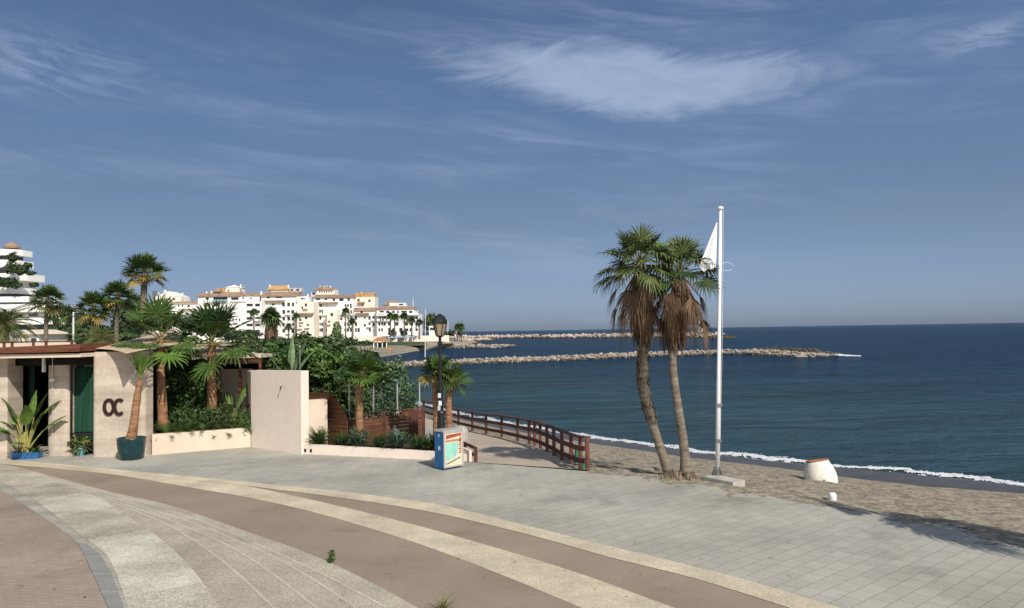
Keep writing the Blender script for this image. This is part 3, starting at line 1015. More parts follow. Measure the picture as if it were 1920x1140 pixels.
mb = MB(); mb.grid([[a + V((0, 0, .012)), b + V((0, 0, .003))] for a, b in zip(k1b, k2)])
struct(mb.build('kerb_slabs', 'kerb_pale'))
# four loose grey slabs close to the terrace
mb = MB()
for y0, y1 in ((1018, 1042), (1044, 1074), (1076.5, 1108), (1110.5, 1145)):
    def cx(tab, y):
        return interp([(b, a) for a, b in tab], y)
    inn = [(153, 1011), (190, 1041), (212, 1081), (233, 1140), (236, 1150)]; out = [(146, 1019), (164, 1051), (182, 1092), (204, 1140), (208, 1150)]
    q = [(cx(out, y0), y0), (cx(inn, y0), y0), (cx(inn, y1), y1), (cx(out, y1), y1)]
    z = .65 * sstep((y0 + y1) / 2, 872, 1030) + .02
    p = [G(x, y, z) for x, y in q]
    dz = V((0, 0, -.04))
    mb.hexa([r + dz for r in p] + p)
struct(mb.build('kerb_slabs', 'slab_grey'))
# terrace: from the kerb to the left and behind
mb = MB()
far = [V((p.x - 9 - 6 * (1 - i / NB), p.y - 10 - 8 * i / NB, p.z)) for i, p in enumerate(k2)]
mb.grid([[a.lerp(b, t / 5) for t in range(6)] for a, b in zip(k2, far)])
struct(mb.build('terrace_paving', 'terrace'))
mb = MB()
mb.face([V((-45, -50, .62)), V((4, -50, .62)), V((4, -1, .62)), V((-3, 3.0, .62)), V((-14, -2, .62)), V((-45, -2, .62))])
struct(mb.build('terrace_back', 'terrace'))

# ------------------------------------------------------------------ sea, beach
m = bpy.data.materials.new('sea'); m.use_nodes = True; M['sea'] = m
nt2 = m.node_tree; b = nt2.nodes['Principled BSDF']; L = nt2.links.new
b.inputs['Roughness'].default_value = .16; b.inputs['IOR'].default_value = 1.33; b.inputs['Specular IOR Level'].default_value = .28
tc2 = nt2.nodes.new('ShaderNodeTexCoord')


def wn(scale, sx, sy, detail, rot=0.35, dist=0.0):
    mp = nt2.nodes.new('ShaderNodeMapping'); mp.inputs['Scale'].default_value = (sx, sy, 1); mp.inputs['Rotation'].default_value = (0, 0, rot)
    L(tc2.outputs['Object'], mp.inputs['Vector'])
    n = nt2.nodes.new('ShaderNodeTexNoise'); n.inputs['Scale'].default_value = scale; n.inputs['Detail'].default_value = detail; n.inputs['Roughness'].default_value = .6
    n.inputs['Distortion'].default_value = dist
    L(mp.outputs[0], n.inputs['Vector']); return n.outputs['Fac']


def mth(op, a, b_=None):
    n = nt2.nodes.new('ShaderNodeMath'); n.operation = op
    for i, x in enumerate((a, b_)):
        if x is None: continue
        if isinstance(x, (int, float)): n.inputs[i].default_value = x
        else: L(x, n.inputs[i])
    return n.outputs[0]


h1 = wn(0.55, 0.35, 1.0, 5, .30, .3)
h2 = wn(2.6, 0.45, 1.0, 4, .22, .2)
h3 = wn(0.10, 0.4, 1.0, 4, .35)
hh = mth('ADD', mth('ADD', mth('MULTIPLY', h1, 1.0), mth('MULTIPLY', h2, .28)), mth('MULTIPLY', h3, 2.0))
bp = nt2.nodes.new('ShaderNodeBump'); bp.inputs['Strength'].default_value = 1.0; bp.inputs['Distance'].default_value = .95
L(hh, bp.inputs['Height']); L(bp.outputs[0], b.inputs['Normal'])
# water colour: green over the shallow sand, blue offshore, in drifting patches
spx = nt2.nodes.new('ShaderNodeSeparateXYZ'); L(tc2.outputs['Object'], spx.inputs[0])
off = mth('ADD', mth('MULTIPLY', spx.outputs[0], .62), mth('MULTIPLY', spx.outputs[1], .78))     # metres offshore, roughly
pat = wn(0.022, .5, 1.0, 4, .3, .5)
sh = nt2.nodes.new('ShaderNodeMapRange'); sh.interpolation_type = 'SMOOTHSTEP'
L(mth('ADD', off, mth('MULTIPLY', mth('SUBTRACT', pat, .5), 110)), sh.inputs[0]); sh.inputs[1].default_value = 25; sh.inputs[2].default_value = 135
cr = nt2.nodes.new('ShaderNodeMix'); cr.data_type = 'RGBA'; L(sh.outputs[0], cr.inputs[0])
cr.inputs[6].default_value = (0.022, 0.058, 0.076, 1); cr.inputs[7].default_value = (0.007, 0.033, 0.070, 1)
cr2 = nt2.nodes.new('ShaderNodeMix'); cr2.data_type = 'RGBA'; cr2.blend_type = 'MULTIPLY'; cr2.inputs[0].default_value = 1
r9 = nt2.nodes.new('ShaderNodeMapRange'); L(mth('ADD', mth('MULTIPLY', wn(1.1, .20, 1.0, 6, .30, .3), .45), mth('ADD', mth('MULTIPLY', wn(.40, .25, 1.0, 6, .26, .3), .33), mth('MULTIPLY', wn(.11, .3, 1.0, 6, .3, .4), .22))), r9.inputs[0]); r9.inputs[1].default_value = .34; r9.inputs[2].default_value = .66; r9.inputs[3].default_value = .40; r9.inputs[4].default_value = 1.65
L(cr.outputs[2], cr2.inputs[6]); L(r9.outputs[0], cr2.inputs[7])
L(cr2.outputs[2], b.inputs['Base Color'])
b.inputs['Specular IOR Level'].default_value = 0
gl_ = nt2.nodes.new('ShaderNodeBsdfGlossy'); gl_.inputs['Roughness'].default_value = .09; L(bp.outputs[0], gl_.inputs['Normal'])
fr = nt2.nodes.new('ShaderNodeFresnel'); fr.inputs['IOR'].default_value = 1.33; L(bp.outputs[0], fr.inputs['Normal'])
fm = nt2.nodes.new('ShaderNodeMath'); fm.operation = 'MULTIPLY'; L(fr.outputs[0], fm.inputs[0]); fm.inputs[1].default_value = .57
mxs = nt2.nodes.new('ShaderNodeMixShader'); L(fm.outputs[0], mxs.inputs[0]); L(b.outputs[0], mxs.inputs[1]); L(gl_.outputs[0], mxs.inputs[2])
L(mxs.outputs[0], nt2.nodes['Material Output'].inputs['Surface'])
SEAZ = -1.5
mb = MB()
R_ = 40000
mb.face([(-R_, -200, SEAZ), (R_, -200, SEAZ), (R_, R_, SEAZ), (-R_, R_, SEAZ)])
struct(mb.build('sea', 'sea'))

FOAM_PX = [(795, 760), (840, 772), (880, 781), (940, 793), (1000, 803), (1110, 821), (1200, 833), (1300, 846), (1400, 857.5), (1516, 869), (1670, 884.5), (1786, 894.5), (1920, 908)]
FOAM = ext([G(x, y, SEAZ) for x, y in FOAM_PX], 30, 40)
WET_PX = [(795, 772), (840, 783), (880, 791), (940, 804), (1000, 815), (1110, 832), (1160, 839), (1300, 860.5), (1400, 872), (1497, 883.5), (1570, 894), (1747, 915.5), (1920, 928)]
WETL = ext([G(x, y, -1.22) for x, y in WET_PX], 28, 40)
INN = list(reversed(RAIL)) + EDGE[1:]
INN = [V((p.x, p.y, p.z - .015)) for p in INN]
INN = [INN[0] + V((-5, 26, -.1))] + INN
nB = 300
I_, W_, F_ = polyresample(INN, nB), polyresample(WETL, nB), polyresample(FOAM, nB)
# re-pair by nearest station along the beach so that rows run across it
def repair(base, other):
    return other
mb = MB()
rows = []
for i in range(nB):
    a, w_, f = I_[i], W_[i], F_[i]
    d = (f - w_); d.z = 0
    under_ = f + d.normalized() * 10 + V((0, 0, -2.2))
    r = []
    for k in range(46):
        t = k / 45
        p = a.lerp(w_, t)
        p.z = a.z + (w_.z - a.z) * (t ** 1.25)
        amp = .085 * min(1, k / 2) * min(1, (45 - k) / 6)
        q = V((p.x * 1.3, p.y * 1.3, 0))
        p.z += amp * (.5 * noise.noise(q * 1.3) + .7 * noise.noise(q * 3.4) + .5 * noise.noise(q * 6.5) - .15)
        r.append(p)
    for k in range(1, 7):
        t = k / 6
        p = w_.lerp(f, t) ; p.z = w_.z + (SEAZ - .02 - w_.z) * t
        r.append(p)
    r.append(under_)
    rows.append(r)
mb.grid(rows)
m = mat('sand', (0.17, 0.147, 0.110), 1.0, col2=(0.37, 0.325, 0.25), scale=3.2, bump=1.0, bscale=9, fine=.5, fscale=9, detail=10, spec=.1)
M['sand'] = m
struct(mb.build('beach', 'sand', smooth=True))
from mathutils.bvhtree import BVHTree
_bv = BVHTree.FromPolygons([V(p) for p in mb.v], mb.f)


def SAND(px, py):
    h = _bv.ray_cast(V((0, 0, CAMZ)), ray(px, py).normalized())[0]
    return h if h is not None else G(px, py, -.1)

# sand blown over the edge of the paving
mb = MB(); rg = random.Random(17)
EE = polyresample(EDGE[:-1], 520)
for i in range(519):
    a, b_ = EE[i], EE[i + 1]; d = (b_ - a).normalized(); n = V((-d.y, d.x, 0))
    n = n if n.y < 0 else -n
    for k in range(-3, 26):
        u0 = k * .06; c = a + n * u0
        v = noise.noise(V((c.x * .9, c.y * .9, 4))) + .7 * noise.noise(V((c.x * 4, c.y * 4, 8))) + .35 * noise.noise(V((c.x * 11, c.y * 11, 1)))
        if v > (k - 5) / 11.0 + .0:
            q = [c, c + (b_ - a), c + (b_ - a) + n * .06, c + n * .06]
            mb.face([p + V((0, 0, .005)) for p in q])
struct(mb.build('blown_sand', 'sand'), 'stuff')
# wet sand strip along the water
M['wet_sand'] = mat('wet_sand', (0.075, 0.072, 0.070), 0.5, 0.25, 1.3, spec=.35, fine=.3, fscale=4)
mb = MB()
rows = []
for i in range(nB):
    w_, f = W_[i], F_[i]
    d = (f - w_)
    a = w_ - d * (.02 + .12 * (noise.noise(V((i * .11, 3.3, 0))) + .3 * noise.noise(V((i * .5, 1, 0)))))
    rr = []
    for k in range(9):
        t = k / 8
        p = a.lerp(f, t)
        base = w_.z + (SEAZ - .02 - w_.z) * max(0, (p - w_).dot(d) / d.length_squared)
        p.z = base + .012 - (.05 if k == 0 else 0)
        rr.append(p)
    rr.append(f + d * .6 + V((0, 0, -.3)))
    rows.append(rr)
mb.grid(rows)
struct(mb.build('wet_sand', 'wet_sand', smooth=True))
# foam of the breaking ripple
M['foam'] = mat('foam', (0.62, 0.64, 0.66), 0.8, 0.14, 4)
rng = random.Random(5)
mb = MB()
FP = polyresample(FOAM, 2600)
for i in range(2599):
    p, q = FP[i], FP[i + 1]
    d = (q - p).normalized(); n = V((-d.y, d.x, 0))
    n = n if n.y > 0 else -n
    s = i * .0635
    wob = .55 * noise.noise(V((s * .35, 0, 0))) + .18 * noise.noise(V((s * 1.6, 5, 0)))
    wd = max(.12, .80 + .75 * noise.noise(V((s * .16, 9, 0))) + .3 * noise.noise(V((s * .7, 4, 0))))
    for k in range(-14, 24):
        u = k / 14.0
        c = p + n * (wob + u * .6)
        th = (u if u > 0 else -1.6 * u) / (wd * 1.2 + .05) - .35
        v = noise.noise(V((s * 2.2, u * 3.2, 0))) + .5 * noise.noise(V((s * 6, u * 8, 2))) + .55 * noise.noise(V((s * 15, u * 20, 7)))
        if v > th:
            hgt = .02 + .07 * max(0, 1 - abs(u) / .6) * (1 + v) * min(1, wd * 2)
            dx = (q - p) * .6; dn = n * .026
            z = V((0, 0, hgt + rng.uniform(0, .015)))
            mb.face([c - dx - dn + z * .6, c + dx - dn + z * .6, c + dx + dn + z, c - dx + dn + z])
fo = struct(mb.build('foam', 'foam'), 'stuff')

# ------------------------------------------------------------------ beach club
YF = 24.9
def X(px, py=760, D=YF):
    return Y(px, py, D).x
def Zp(px, py, D=YF):
    return Y(px, py, D).z

M['travertine'] = mat('travertine', (0.40, 0.325, 0.26), 0.85, col2=(0.61, 0.52, 0.425), scale=.8, bump=.25, bscale=12, stretch=(.5, .5, 4.5), fine=.22, fscale=8)
M['glass_green'] = mat('glass_green', (0.02, 0.06, 0.045), .12, .2, 2, spec=.6)
club = thing('beach_club', 'low travertine beach club entrance with brown timber roof edge and green glass window', 'building', (X(150), YF + .5, 0))
mb = MB()
def rwall(mb, x0, x1, y0, y1, z0, z1, r=.14):
    """wall block with rounded front corners"""
    pr = []
    for cx_, a0 in ((x0 + r, 180), (x1 - r, 270)):
        for k in range(6):
            a = rad(a0 + 90 * k / 5)
            pr.append((cx_ + r * math.cos(a), y0 + r + r * math.sin(a)))
    pr += [(x1, y1), (x0, y1)]
    n = len(pr)
    for i in range(n):
        a, b = pr[i], pr[(i + 1) % n]
        mb.face([(a[0], a[1], z0), (b[0], b[1], z0), (b[0], b[1], z1), (a[0], a[1], z1)])
    mb.face([(p[0], p[1], z1) for p in pr])
x17, x88, x133, x172, x287 = X(17), X(89, D=YF + .45), X(133, D=YF + .45), X(172), X(287, D=YF + .6)
rwall(mb, x172, x287, YF, YF + .6, 0, 3.42); mb.build('wall', 'travertine', club); mb = MB()
rwall(mb, X(-60), x17, YF - .1, YF + .7, 0, 3.27, .05)
mb.build('wall', 'travertine', club)
mb = MB(); rwall(mb, x88, x133, YF + .35, YF + 1.1, 0, 3.27, .2); mb.build('column', 'travertine', club)
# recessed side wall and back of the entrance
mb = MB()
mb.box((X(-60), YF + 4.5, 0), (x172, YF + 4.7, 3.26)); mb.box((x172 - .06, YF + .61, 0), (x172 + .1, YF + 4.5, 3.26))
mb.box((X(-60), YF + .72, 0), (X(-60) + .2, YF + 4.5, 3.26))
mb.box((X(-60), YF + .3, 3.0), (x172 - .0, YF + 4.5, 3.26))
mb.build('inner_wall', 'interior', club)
mb = MB(); mb.box((X(-70), YF - .75, 3.28), (X(175), YF + 5, 3.40)); mb.build('soffit', 'canvas_cream', club)
mb = MB(); mb.hexa([V(p) for p in ((X(-70), YF - .86, 3.42), (X(177), YF - .86, 3.46), (X(177), YF + 5, 3.46), (X(-70), YF + 5, 3.42), (X(-70), YF - .86, 3.585), (X(177), YF - .86, 3.70), (X(177), YF + 5, 3.70), (X(-70), YF + 5, 3.585))])
mb.build('roof_edge', 'fascia_wood', club)
# door leaf frame
mb = MB()
for a, b in ((18, 21), (28, 30.5)):
    mb.box((X(a), YF + .95, .02), (X(b), YF + 1.0, 2.95))
mb.box((X(18), YF + .95, 2.95), (X(88), YF + 1.0, 3.0))
dr = mb.build('door_frame', 'iron', club)
mb = MB(); mb.box((X(21), YF + .965, .02), (X(28), YF + .985, 2.95)); mb.build('door_glass', 'glass_green', dr)
# green window with curtain
mb = MB()
x0, x1 = x133 + .02, x172 - .03
pts = []
for k in range(49):
    t = k / 48
    pts.append((x0 + (x1 - x0) * t, YF + .62 + .035 * math.sin(k * 1.35) + .012 * math.sin(k * 3.1)))
rows = [[V((x, y, z)) for x, y in pts] for z in (.75, 2.0, 2.9)]
mb.grid(rows); mb.build('curtain', 'curtain', club, smooth=True)
mb = MB()
for a, b in ((x133, x133 + .05), (x172 - .05, x172)):
    mb.box((a, YF + .40, .35), (b, YF + .46, 3.2))
mb.box((x133, YF + .40, .30), (x172, YF + .46, .35)); mb.box((x133, YF + .40, .68), (x172, YF + .46, .74))
wf = mb.build('window_frame', 'iron', club)
mb = MB(); mb.box((x133 + .05, YF + .75, .0), (x172 - .05, YF + .77, 3.2)); mb.build('window_back', 'glass_green', club)
mb = MB(); mb.tube([V((X(99, D=YF + .33), YF + .32, 0)), V((X(99, D=YF + .33), YF + .32, 3.26))], .025, 8); mb.build('downpipe', 'alu', club)
mb = MB(); mb.box((X(71), YF + .2, 2.78), (X(74.5), YF + .32, 3.24)); mb.build('ceiling_lamp', 'pole_white', club)
mb = MB(); mb.lathe((X(91), YF + .2, 2.45), [(.0, 0), (.09, .03), (.09, .10), (.0, .14)], 12); mb.build('wall_lamp', 'pole_white', club, smooth=True)
# back part of the club: cream wall behind the planter with a dark opening under the flat canopy
mb = MB()
D2 = 29.4
mb.box((X(287, D=D2), D2, 0), (X(470, D=D2), D2 + .3, Zp(440, 692, D2)))
mb.box((X(287, D=D2), D2, Zp(440, 682, D2)), (X(500, D=D2), D2 + .3, Zp(440, 674, D2)))
mb.build('rear_wall', 'plaster_cream', club)
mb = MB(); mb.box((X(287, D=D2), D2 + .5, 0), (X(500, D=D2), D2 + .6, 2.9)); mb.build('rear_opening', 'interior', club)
# flat canopy
mb = MB(); a = Y(395, 671, 28.2); b = Y(492, 671, 28.2)
mb.box((a.x, 28.0, a.z - .02), (b.x, 32, a.z + .10)); mb.build('flat_canopy', 'canvas_cream', club)
mb = MB(); mb.box((a.x, 28.06, a.z - .16), (b.x, 28.16, a.z - .03))
for px in (408, 448, 486):
    x = X(px, D=28.1); mb.box((x, 28.07, 0), (x + .09, 28.15, a.z - .16))
mb.build('canopy_frame', 'fascia_wood', club)

# roof railing above the entrance
rr = thing('roof_railing', 'thin dark roof railing on top of the beach club entrance', 'railing', (X(60), 27, 3.7))
mb = MB(); za = Zp(60, 641, 27)
mb.bar((X(-60, D=27), 27, za), (X(133, D=27), 27, za), .06, .05)
mb.build('rail', 'fascia_wood', rr)
for px in (5, 20, 60, 84, 132):
    mb = MB(); mb.box((X(px, D=27), 27 - .03, 3.56), (X(px, D=27) + .07, 27.03, za)); mb.build('post', 'fascia_wood', rr)
mb = MB(); mb.box((X(-60, D=30), 30, 3.4), (X(133, D=30), 30.3, Zp(60, 643, 30))); 
pw = tag(mb.build('parapet_wall', 'plaster_cream', origin=(X(30, D=30), 30, 3.4)), 'pale cream parapet wall behind the thin roof railing', 'wall')

# OC lettering
sg = thing('wall_sign', 'dark maroon OC lettering mounted on the travertine wall', 'sign', (X(213), YF, 2.0))
def arc_letter(mb, cx, cz, rx, rz, th, a0, a1, y0, y1, n=40):
    for k in range(n):
        A = [rad(a0 + (a1 - a0) * (k + q) / n) for q in (0, 1)]
        o = [V((cx + rx * math.cos(t), 0, cz + rz * math.sin(t))) for t in A]
        i = [V((cx + (rx - th) * math.cos(t), 0, cz + (rz - th) * math.sin(t))) for t in A]
        f = lambda p, y: V((p.x, y, p.z))
        mb.hexa([f(i[0], y0), f(o[0], y0), f(o[1], y0), f(i[1], y0), f(i[0], y1), f(o[0], y1), f(o[1], y1), f(i[1], y1)])
zc = Zp(213, 763, YF); rx = (X(215) - X(194.7)) / 2 + .02; rz = (Zp(213, 747) - Zp(213, 779.5)) / 2
mb = MB(); arc_letter(mb, X(205), zc, rx, rz, .095, 0, 360, YF - .05, YF - .003); mb.build('letter', 'letters', sg)
mb = MB(); arc_letter(mb, X(224.5), zc, rx, rz, .095, 48, 312, YF - .052, YF - .005); mb.build('letter', 'letters', sg)

# shade sails
def sail(name, label, c, sag, origin):
    mb = MB()
    n = 14; rows = []
    for i in range(n + 1):
        u = i / n; r = []
        for j in range(n + 1):
            v = j / n
            # edges curve inwards like a tensioned membrane
            uu = u + .10 * (0.5 - u) * math.sin(math.pi * v) ; vv = v + .10 * (0.5 - v) * math.sin(math.pi * u)
            p = c[0] * (1 - uu) * (1 - vv) + c[1] * uu * (1 - vv) + c[2] * uu * vv + c[3] * (1 - uu) * vv
            p = p + V((0, 0, -sag * 4 * u * (1 - u) * v * (1 - v) * 4))
            r.append(p)
        rows.append(r)
    mb.grid(rows)
    o = mb.build('shade_sail', 'canvas', smooth=True, origin=origin)
    md = o.modifiers.new('t', 'SOLIDIFY'); md.thickness = .012
    return tag(o, label, 'shade sail', 'shade sails over the beach club')
sail('a', 'tan shade sail rising from the timber roof edge to a mast behind the leaning palm', [Y(172, 654, 25.0), Y(236, 663, 23.7), Y(376, 639, 27.2), Y(326, 616, 31)], .0, Y(250, 645, 27))
sail('b', 'tan shade sail behind the two planter palms, low and sagging', [Y(288, 664, 26.6), Y(452, 668, 27.6), Y(402, 645, 31), Y(340, 643, 31)], .02, Y(370, 655, 28))
for px, py, D, lb in ((328, 616, 31.05, 'slim mast holding the high corner of the tan shade sail'), (404, 645, 31.05, 'slim mast holding the rear corner of the low tan shade sail')):
    mb = MB(); p = Y(px, py, D); mb.tube([V((p.x, D, 0)), V((p.x, D, p.z + .05))], .05, 8)
    tag(mb.build('sail_mast', 'pole_white', origin=(p.x, D, 0)), lb, 'mast', 'shade sail masts')

# ------------------------------------------------------------------ planter, walls
def P0(px, py): return G(px, py, 0)
a, b = P0(285, 853), P0(470, 838)
c, d = P0(471, 838), P0(565, 852)
pw = thing('planter_wall', 'low cream planter wall in front of the two palms', 'planter', tuple(a))
mb = MB(); mb.wallseg(a, b, .25, 0, .66, .66); mb.build('wall', 'plaster_cream', pw)
n = V((-(b - a).y, (b - a).x, 0)).normalized()
mb = MB(); mb.face([(a + n * .25) + V((0, 0, .56)), (b + n * .25) + V((0, 0, .56)), b + V((.5, 3.5, .56)), a + n * 4.2 + V((0, 0, .56))]); mb.build('soil', 'soil', pw)
gw = thing('garden_wall', 'tall pale pink rendered wall closing the beach club garden', 'wall', tuple(c))
mb = MB(); mb.wallseg(c, d, .3, 0, 2.66, 2.70); mb.build('wall', 'plaster_pink', gw)
q = Y(433, 699, 28.6)
mb = MB(); mb.wallseg((c.x - .75, c.y + 1.6), (c.x - .02, c.y + .06), .25, 0, 2.60); mb.build('wall_return', 'plaster_cream', gw)
mb = MB(); h = c.lerp(d, .66) + V((-.05, -.08, 2.12)); mb.tube([h + V((0, .08, .06)), h + V((-.01, -.015, .04)), h + V((-.015, -.02, -.07))], .018, 6); mb.build('wall_hook', 'iron', gw)
e0 = d + V((.02, .16, 0)); e1 = G(598, 852, 0) + V((.1, .75, 0))
lw = tag(None or (lambda m_: (m_.wallseg(e0, e1, .25, 0, 1.72), m_.build('low_wall', 'plaster_cream', origin=tuple(e0)))[1])(MB()), 'short cream wall stepping down from the tall pale pink wall', 'wall')
# low kerb planter
k0, k1_ = P0(568, 851), P0(822, 863)
kp = thing('flower_bed', 'long low pink rendered kerb around the planted bed beside the wooden fences', 'planter', tuple(k0))
mb = MB(); mb.wallseg(k0, k1_, .22, 0, .30, .24)
k2_ = P0(876, 864.5)
mb.wallseg(k1_ + V((.01, .0, 0)), k2_, .22, 0, .235, .20)
mb.build('kerb', 'plaster_pink', kp)
mb = MB(); mb.face([k0 + V((0, .2, .22)), k1_ + V((0, .2, .17)), V((k1_.x - 1.5, k1_.y + 5.5, .17)), V((k0.x, k0.y + 6, .22))]); mb.build('soil', 'soil', kp)
for px in (573, 584.5):
    t = (P0(px, 851).x - k0.x) / (k1_.x - k0.x); p = k0.lerp(k1_, t)
    mb = MB(); mb.box((p.x - .035, p.y - .012, .06), (p.x + .035, p.y + .05, .17)); mb.build('drain_hole', 'interior', kp)

# wooden fences
def fence(name, label, pl, ztops, origin):
    t = thing('wooden_fence', label, 'fence', origin, 'wooden garden fences')
    mb = MB()
    bw = .125
    for i in range(len(pl) - 1):
        a, b = V((*pl[i], 0)), V((*pl[i + 1], 0))
        za, zb = ztops[i], ztops[i + 1]
        k = 0
        while k * bw < max(za, zb):
            z0 = k * bw; z1 = z0 + bw - .012
            # board clipped by the sloping top
            if za == zb:
                ta, tb_ = 0, 1
            ta, tb_ = 0.0, 1.0
            if z1 > za or z1 > zb:
                if abs(za - zb) < 1e-3:
                    if z1 > za: k += 1; continue
                else:
                    tt = (z1 - za) / (zb - za)
                    if za < zb: ta = max(0, tt)
                    else: tb_ = min(1, tt)
                    if ta >= 1 or tb_ <= 0: k += 1; continue
            mb.wallseg(a.lerp(b, ta), a.lerp(b, tb_), .035, z0, z1)
            k += 1
    mb.build('boards', 'fence_wood', t)
    return t
f1 = [Y(566, 731, 26.6), Y(612, 731, 25.9), Y(628, 742, 25.6), Y(645, 768, 25.3), Y(650, 782, 25.2)]
ft = fence('f1', 'brown board fence with a curved, falling top beside the short cream wall', [(p.x, p.y) for p in f1], [p.z for p in f1], (f1[0].x, f1[0].y, 0))
f2 = [Y(650, 783, 25.6), Y(720, 775.5, 26.6), Y(794, 765, 27.6)]
ft2 = fence('f2', 'brown board fence with a straight, slightly rising top below the grey shrub', [(p.x, p.y) for p in f2], [p.z for p in f2], (f2[0].x, f2[0].y, 0))
mb = MB(); mb.hexa([V((f2[0].x, f2[0].y - .03, f2[0].z + .004)), V((f2[2].x, f2[2].y - .03, f2[2].z + .004)), V((f2[2].x, f2[2].y + .06, f2[2].z + .004)), V((f2[0].x, f2[0].y + .06, f2[0].z + .004)),
                    V((f2[0].x, f2[0].y - .03, f2[0].z + .05)), V((f2[2].x, f2[2].y - .03, f2[2].z + .05)), V((f2[2].x, f2[2].y + .06, f2[2].z + .05)), V((f2[0].x, f2[0].y + .06, f2[0].z + .05))]); mb.build('top_rail', 'rail_wood', ft2)
for p in (f2[0], f2[1], f2[2]):
    mb = MB(); mb.box((p.x - .05, p.y - .06, 0), (p.x + .05, p.y + .04, p.z + .06)); mb.build('post', 'rail_wood', ft2)
mb = MB(); p = Y(776, 768, 27.3); mb.box((p.x - .16, p.y - .10, 0), (p.x + .16, p.y - .05, p.z)); mb.build('gate_board', 'rail_wood', ft2)
# glass wind screen on the fence
gs = thing('glass_screen', 'clear glass wind screen in a slim frame above the straight wooden fence', 'screen', (f2[1].x, f2[1].y + .2, f2[1].z))
mg = bpy.data.materials.new('clear_glass'); mg.use_nodes = True; M['clear_glass'] = mg
bb = mg.node_tree.nodes['Principled BSDF']; bb.inputs['Base Color'].default_value = (.02, .05, .05, 1); bb.inputs['Roughness'].default_value = .02
bb.inputs['Alpha'].default_value = .07
a, b = Y(655, 782, 25.9), Y(787, 766, 27.75); za, zb = Y(655, 722, 25.9).z, Y(787, 716, 27.75).z
mb = MB(); mb.wallseg((a.x, a.y), (b.x, b.y), .012, a.z + .06, za, zb); mb.build('pane', 'clear_glass', gs)
for t in (0, .33, .67, 1):
    p = a.lerp(b, t); mb = MB(); mb.box((p.x - .02, p.y - .02, 0), (p.x + .02, p.y + .03, za + (zb - za) * t)); mb.build('post', 'alu', gs)

# ------------------------------------------------------------------ beach ramp railing
rl = thing('ramp_railing', 'long red-brown timber railing curving down the ramp to the beach', 'railing', tuple(RAIL[0]))
tops = [p + V((0, 0, .93)) for p in RAIL]
for i, p in enumerate(RAIL):
    mb = MB(); nx = RAIL[max(0, i - 1)] - RAIL[min(len(RAIL) - 1, i + 1)]
    an = math.atan2(nx.y, nx.x)
    mb.box((p.x - .06, p.y - .045, p.z - .3), (p.x + .06, p.y + .045, p.z + .90), rz=an)
    mb.build('post', 'rail_red' if i < 8 else 'rail_wood', rl)
for hgt, nm, w_, h_ in ((.92, 'handrail', .16, .05), (.60, 'rail', .045, .13), (.25, 'rail', .045, .13)):
    mb = MB()
    for p, q in zip(RAIL, RAIL[1:]):
        o = V((-.06, -.03, 0)) if nm == 'rail' else V((0, 0, 0))
        dd = (q - p) * .004
        mb.bar(p + o - dd + V((0, 0, hgt)), q + o + dd + V((0, 0, hgt)), w_, h_)
    mb.build(nm, 'rail_wood', rl)
for (i, u, hgt, L_) in ((1, .35, .12, .50), (0, .5, .02, .26)):
    p = RAIL[i].lerp(RAIL[i + 1], u)
    mb = MB(); mb.box((p.x - .10, p.y - .01, p.z + hgt), (p.x + .10, p.y + .02, p.z + hgt + L_), rz=.9)
    mb.build('green_board', 'green_paint', rl)
# short railing behind the blue box
s0, s1 = G(892, 866, 0), G(862, 848, 0)
s1 = s0 + V((-1.1, 2.2, -.02))
sr = thing('short_railing', 'short red-brown timber railing behind the blue poster box', 'railing', tuple(s0))
for t in (0, .33, .66, 1):
    p = s0.lerp(s1, t); mb = MB(); mb.box((p.x - .055, p.y - .05, -.02), (p.x + .055, p.y + .05, .44 + .14 * t)); mb.build('post', 'rail_wood', sr)
for h0 in (.42, .20):
    mb = MB(); mb.bar(s0 + V((-.02, -.03, h0)), s1 + V((-.02, -.03, h0 + .14)), .06, .08); mb.build('rail', 'rail_wood', sr)
mb = MB(); mb.wallseg(s0 + V((-.12, .06, 0)), s1 + V((-.12, .06, 0)), .08, 0, .33, .45); mb.build('infill_panel', 'plaster_pink', sr)

# ------------------------------------------------------------------ poster box
p0 = G(833, 882.5, 0); p1 = G(869.5, 876, 0); p3 = G(816.5, 877, 0)
u = (p1 - p0); u.z = 0; wv = u.length; u.normalize()
nrm = V((u.y, -u.x, 0))                    # towards camera
back = -nrm
dep = .42
bx = thing('poster_box', 'blue street cabinet with a colourful framed poster on its front', 'poster box', tuple(p0))
H = 1.12
def bp_(s, t, z): return p0 + u * s + back * t + V((0, 0, z))
def obox(mb, s0, s1, t0, t1, z0, z1, mi=0):
    mb.hexa([bp_(s0, t0, z0), bp_(s1, t0, z0), bp_(s1, t1, z0), bp_(s0, t1, z0), bp_(s0, t0, z1), bp_(s1, t0, z1), bp_(s1, t1, z1), bp_(s0, t1, z1)], mi)
mb = MB(); obox(mb, .0, wv, .03, dep, .05, H - .05); obox(mb, .05, wv - .05, .08, dep - .05, 0, .05); mb.build('cabinet', 'box_blue', bx)
mb = MB(); obox(mb, -.012, wv + .012, .018, dep + .012, H - .05, H); mb.build('lid', 'alu', bx)
mb = MB()
fw = .045
obox(mb, 0, fw, 0, .027, .06, H - .052); obox(mb, wv - fw, wv, 0, .027, .06, H - .052)
obox(mb, fw, wv - fw, 0, .027, .06, .06 + fw); obox(mb, fw, wv - fw, 0, .027, H - .052 - fw, H - .052)
mb.build('poster_frame', 'alu', bx)
mb = MB(); obox(mb, fw, wv - fw, .012, .027, .06 + fw, H - .052 - fw); ps = mb.build('poster', 'poster_cream', bx)
zb_, zt_ = .06 + fw, H - .052 - fw; ph_ = zt_ - zb_; pw_ = wv - 2 * fw
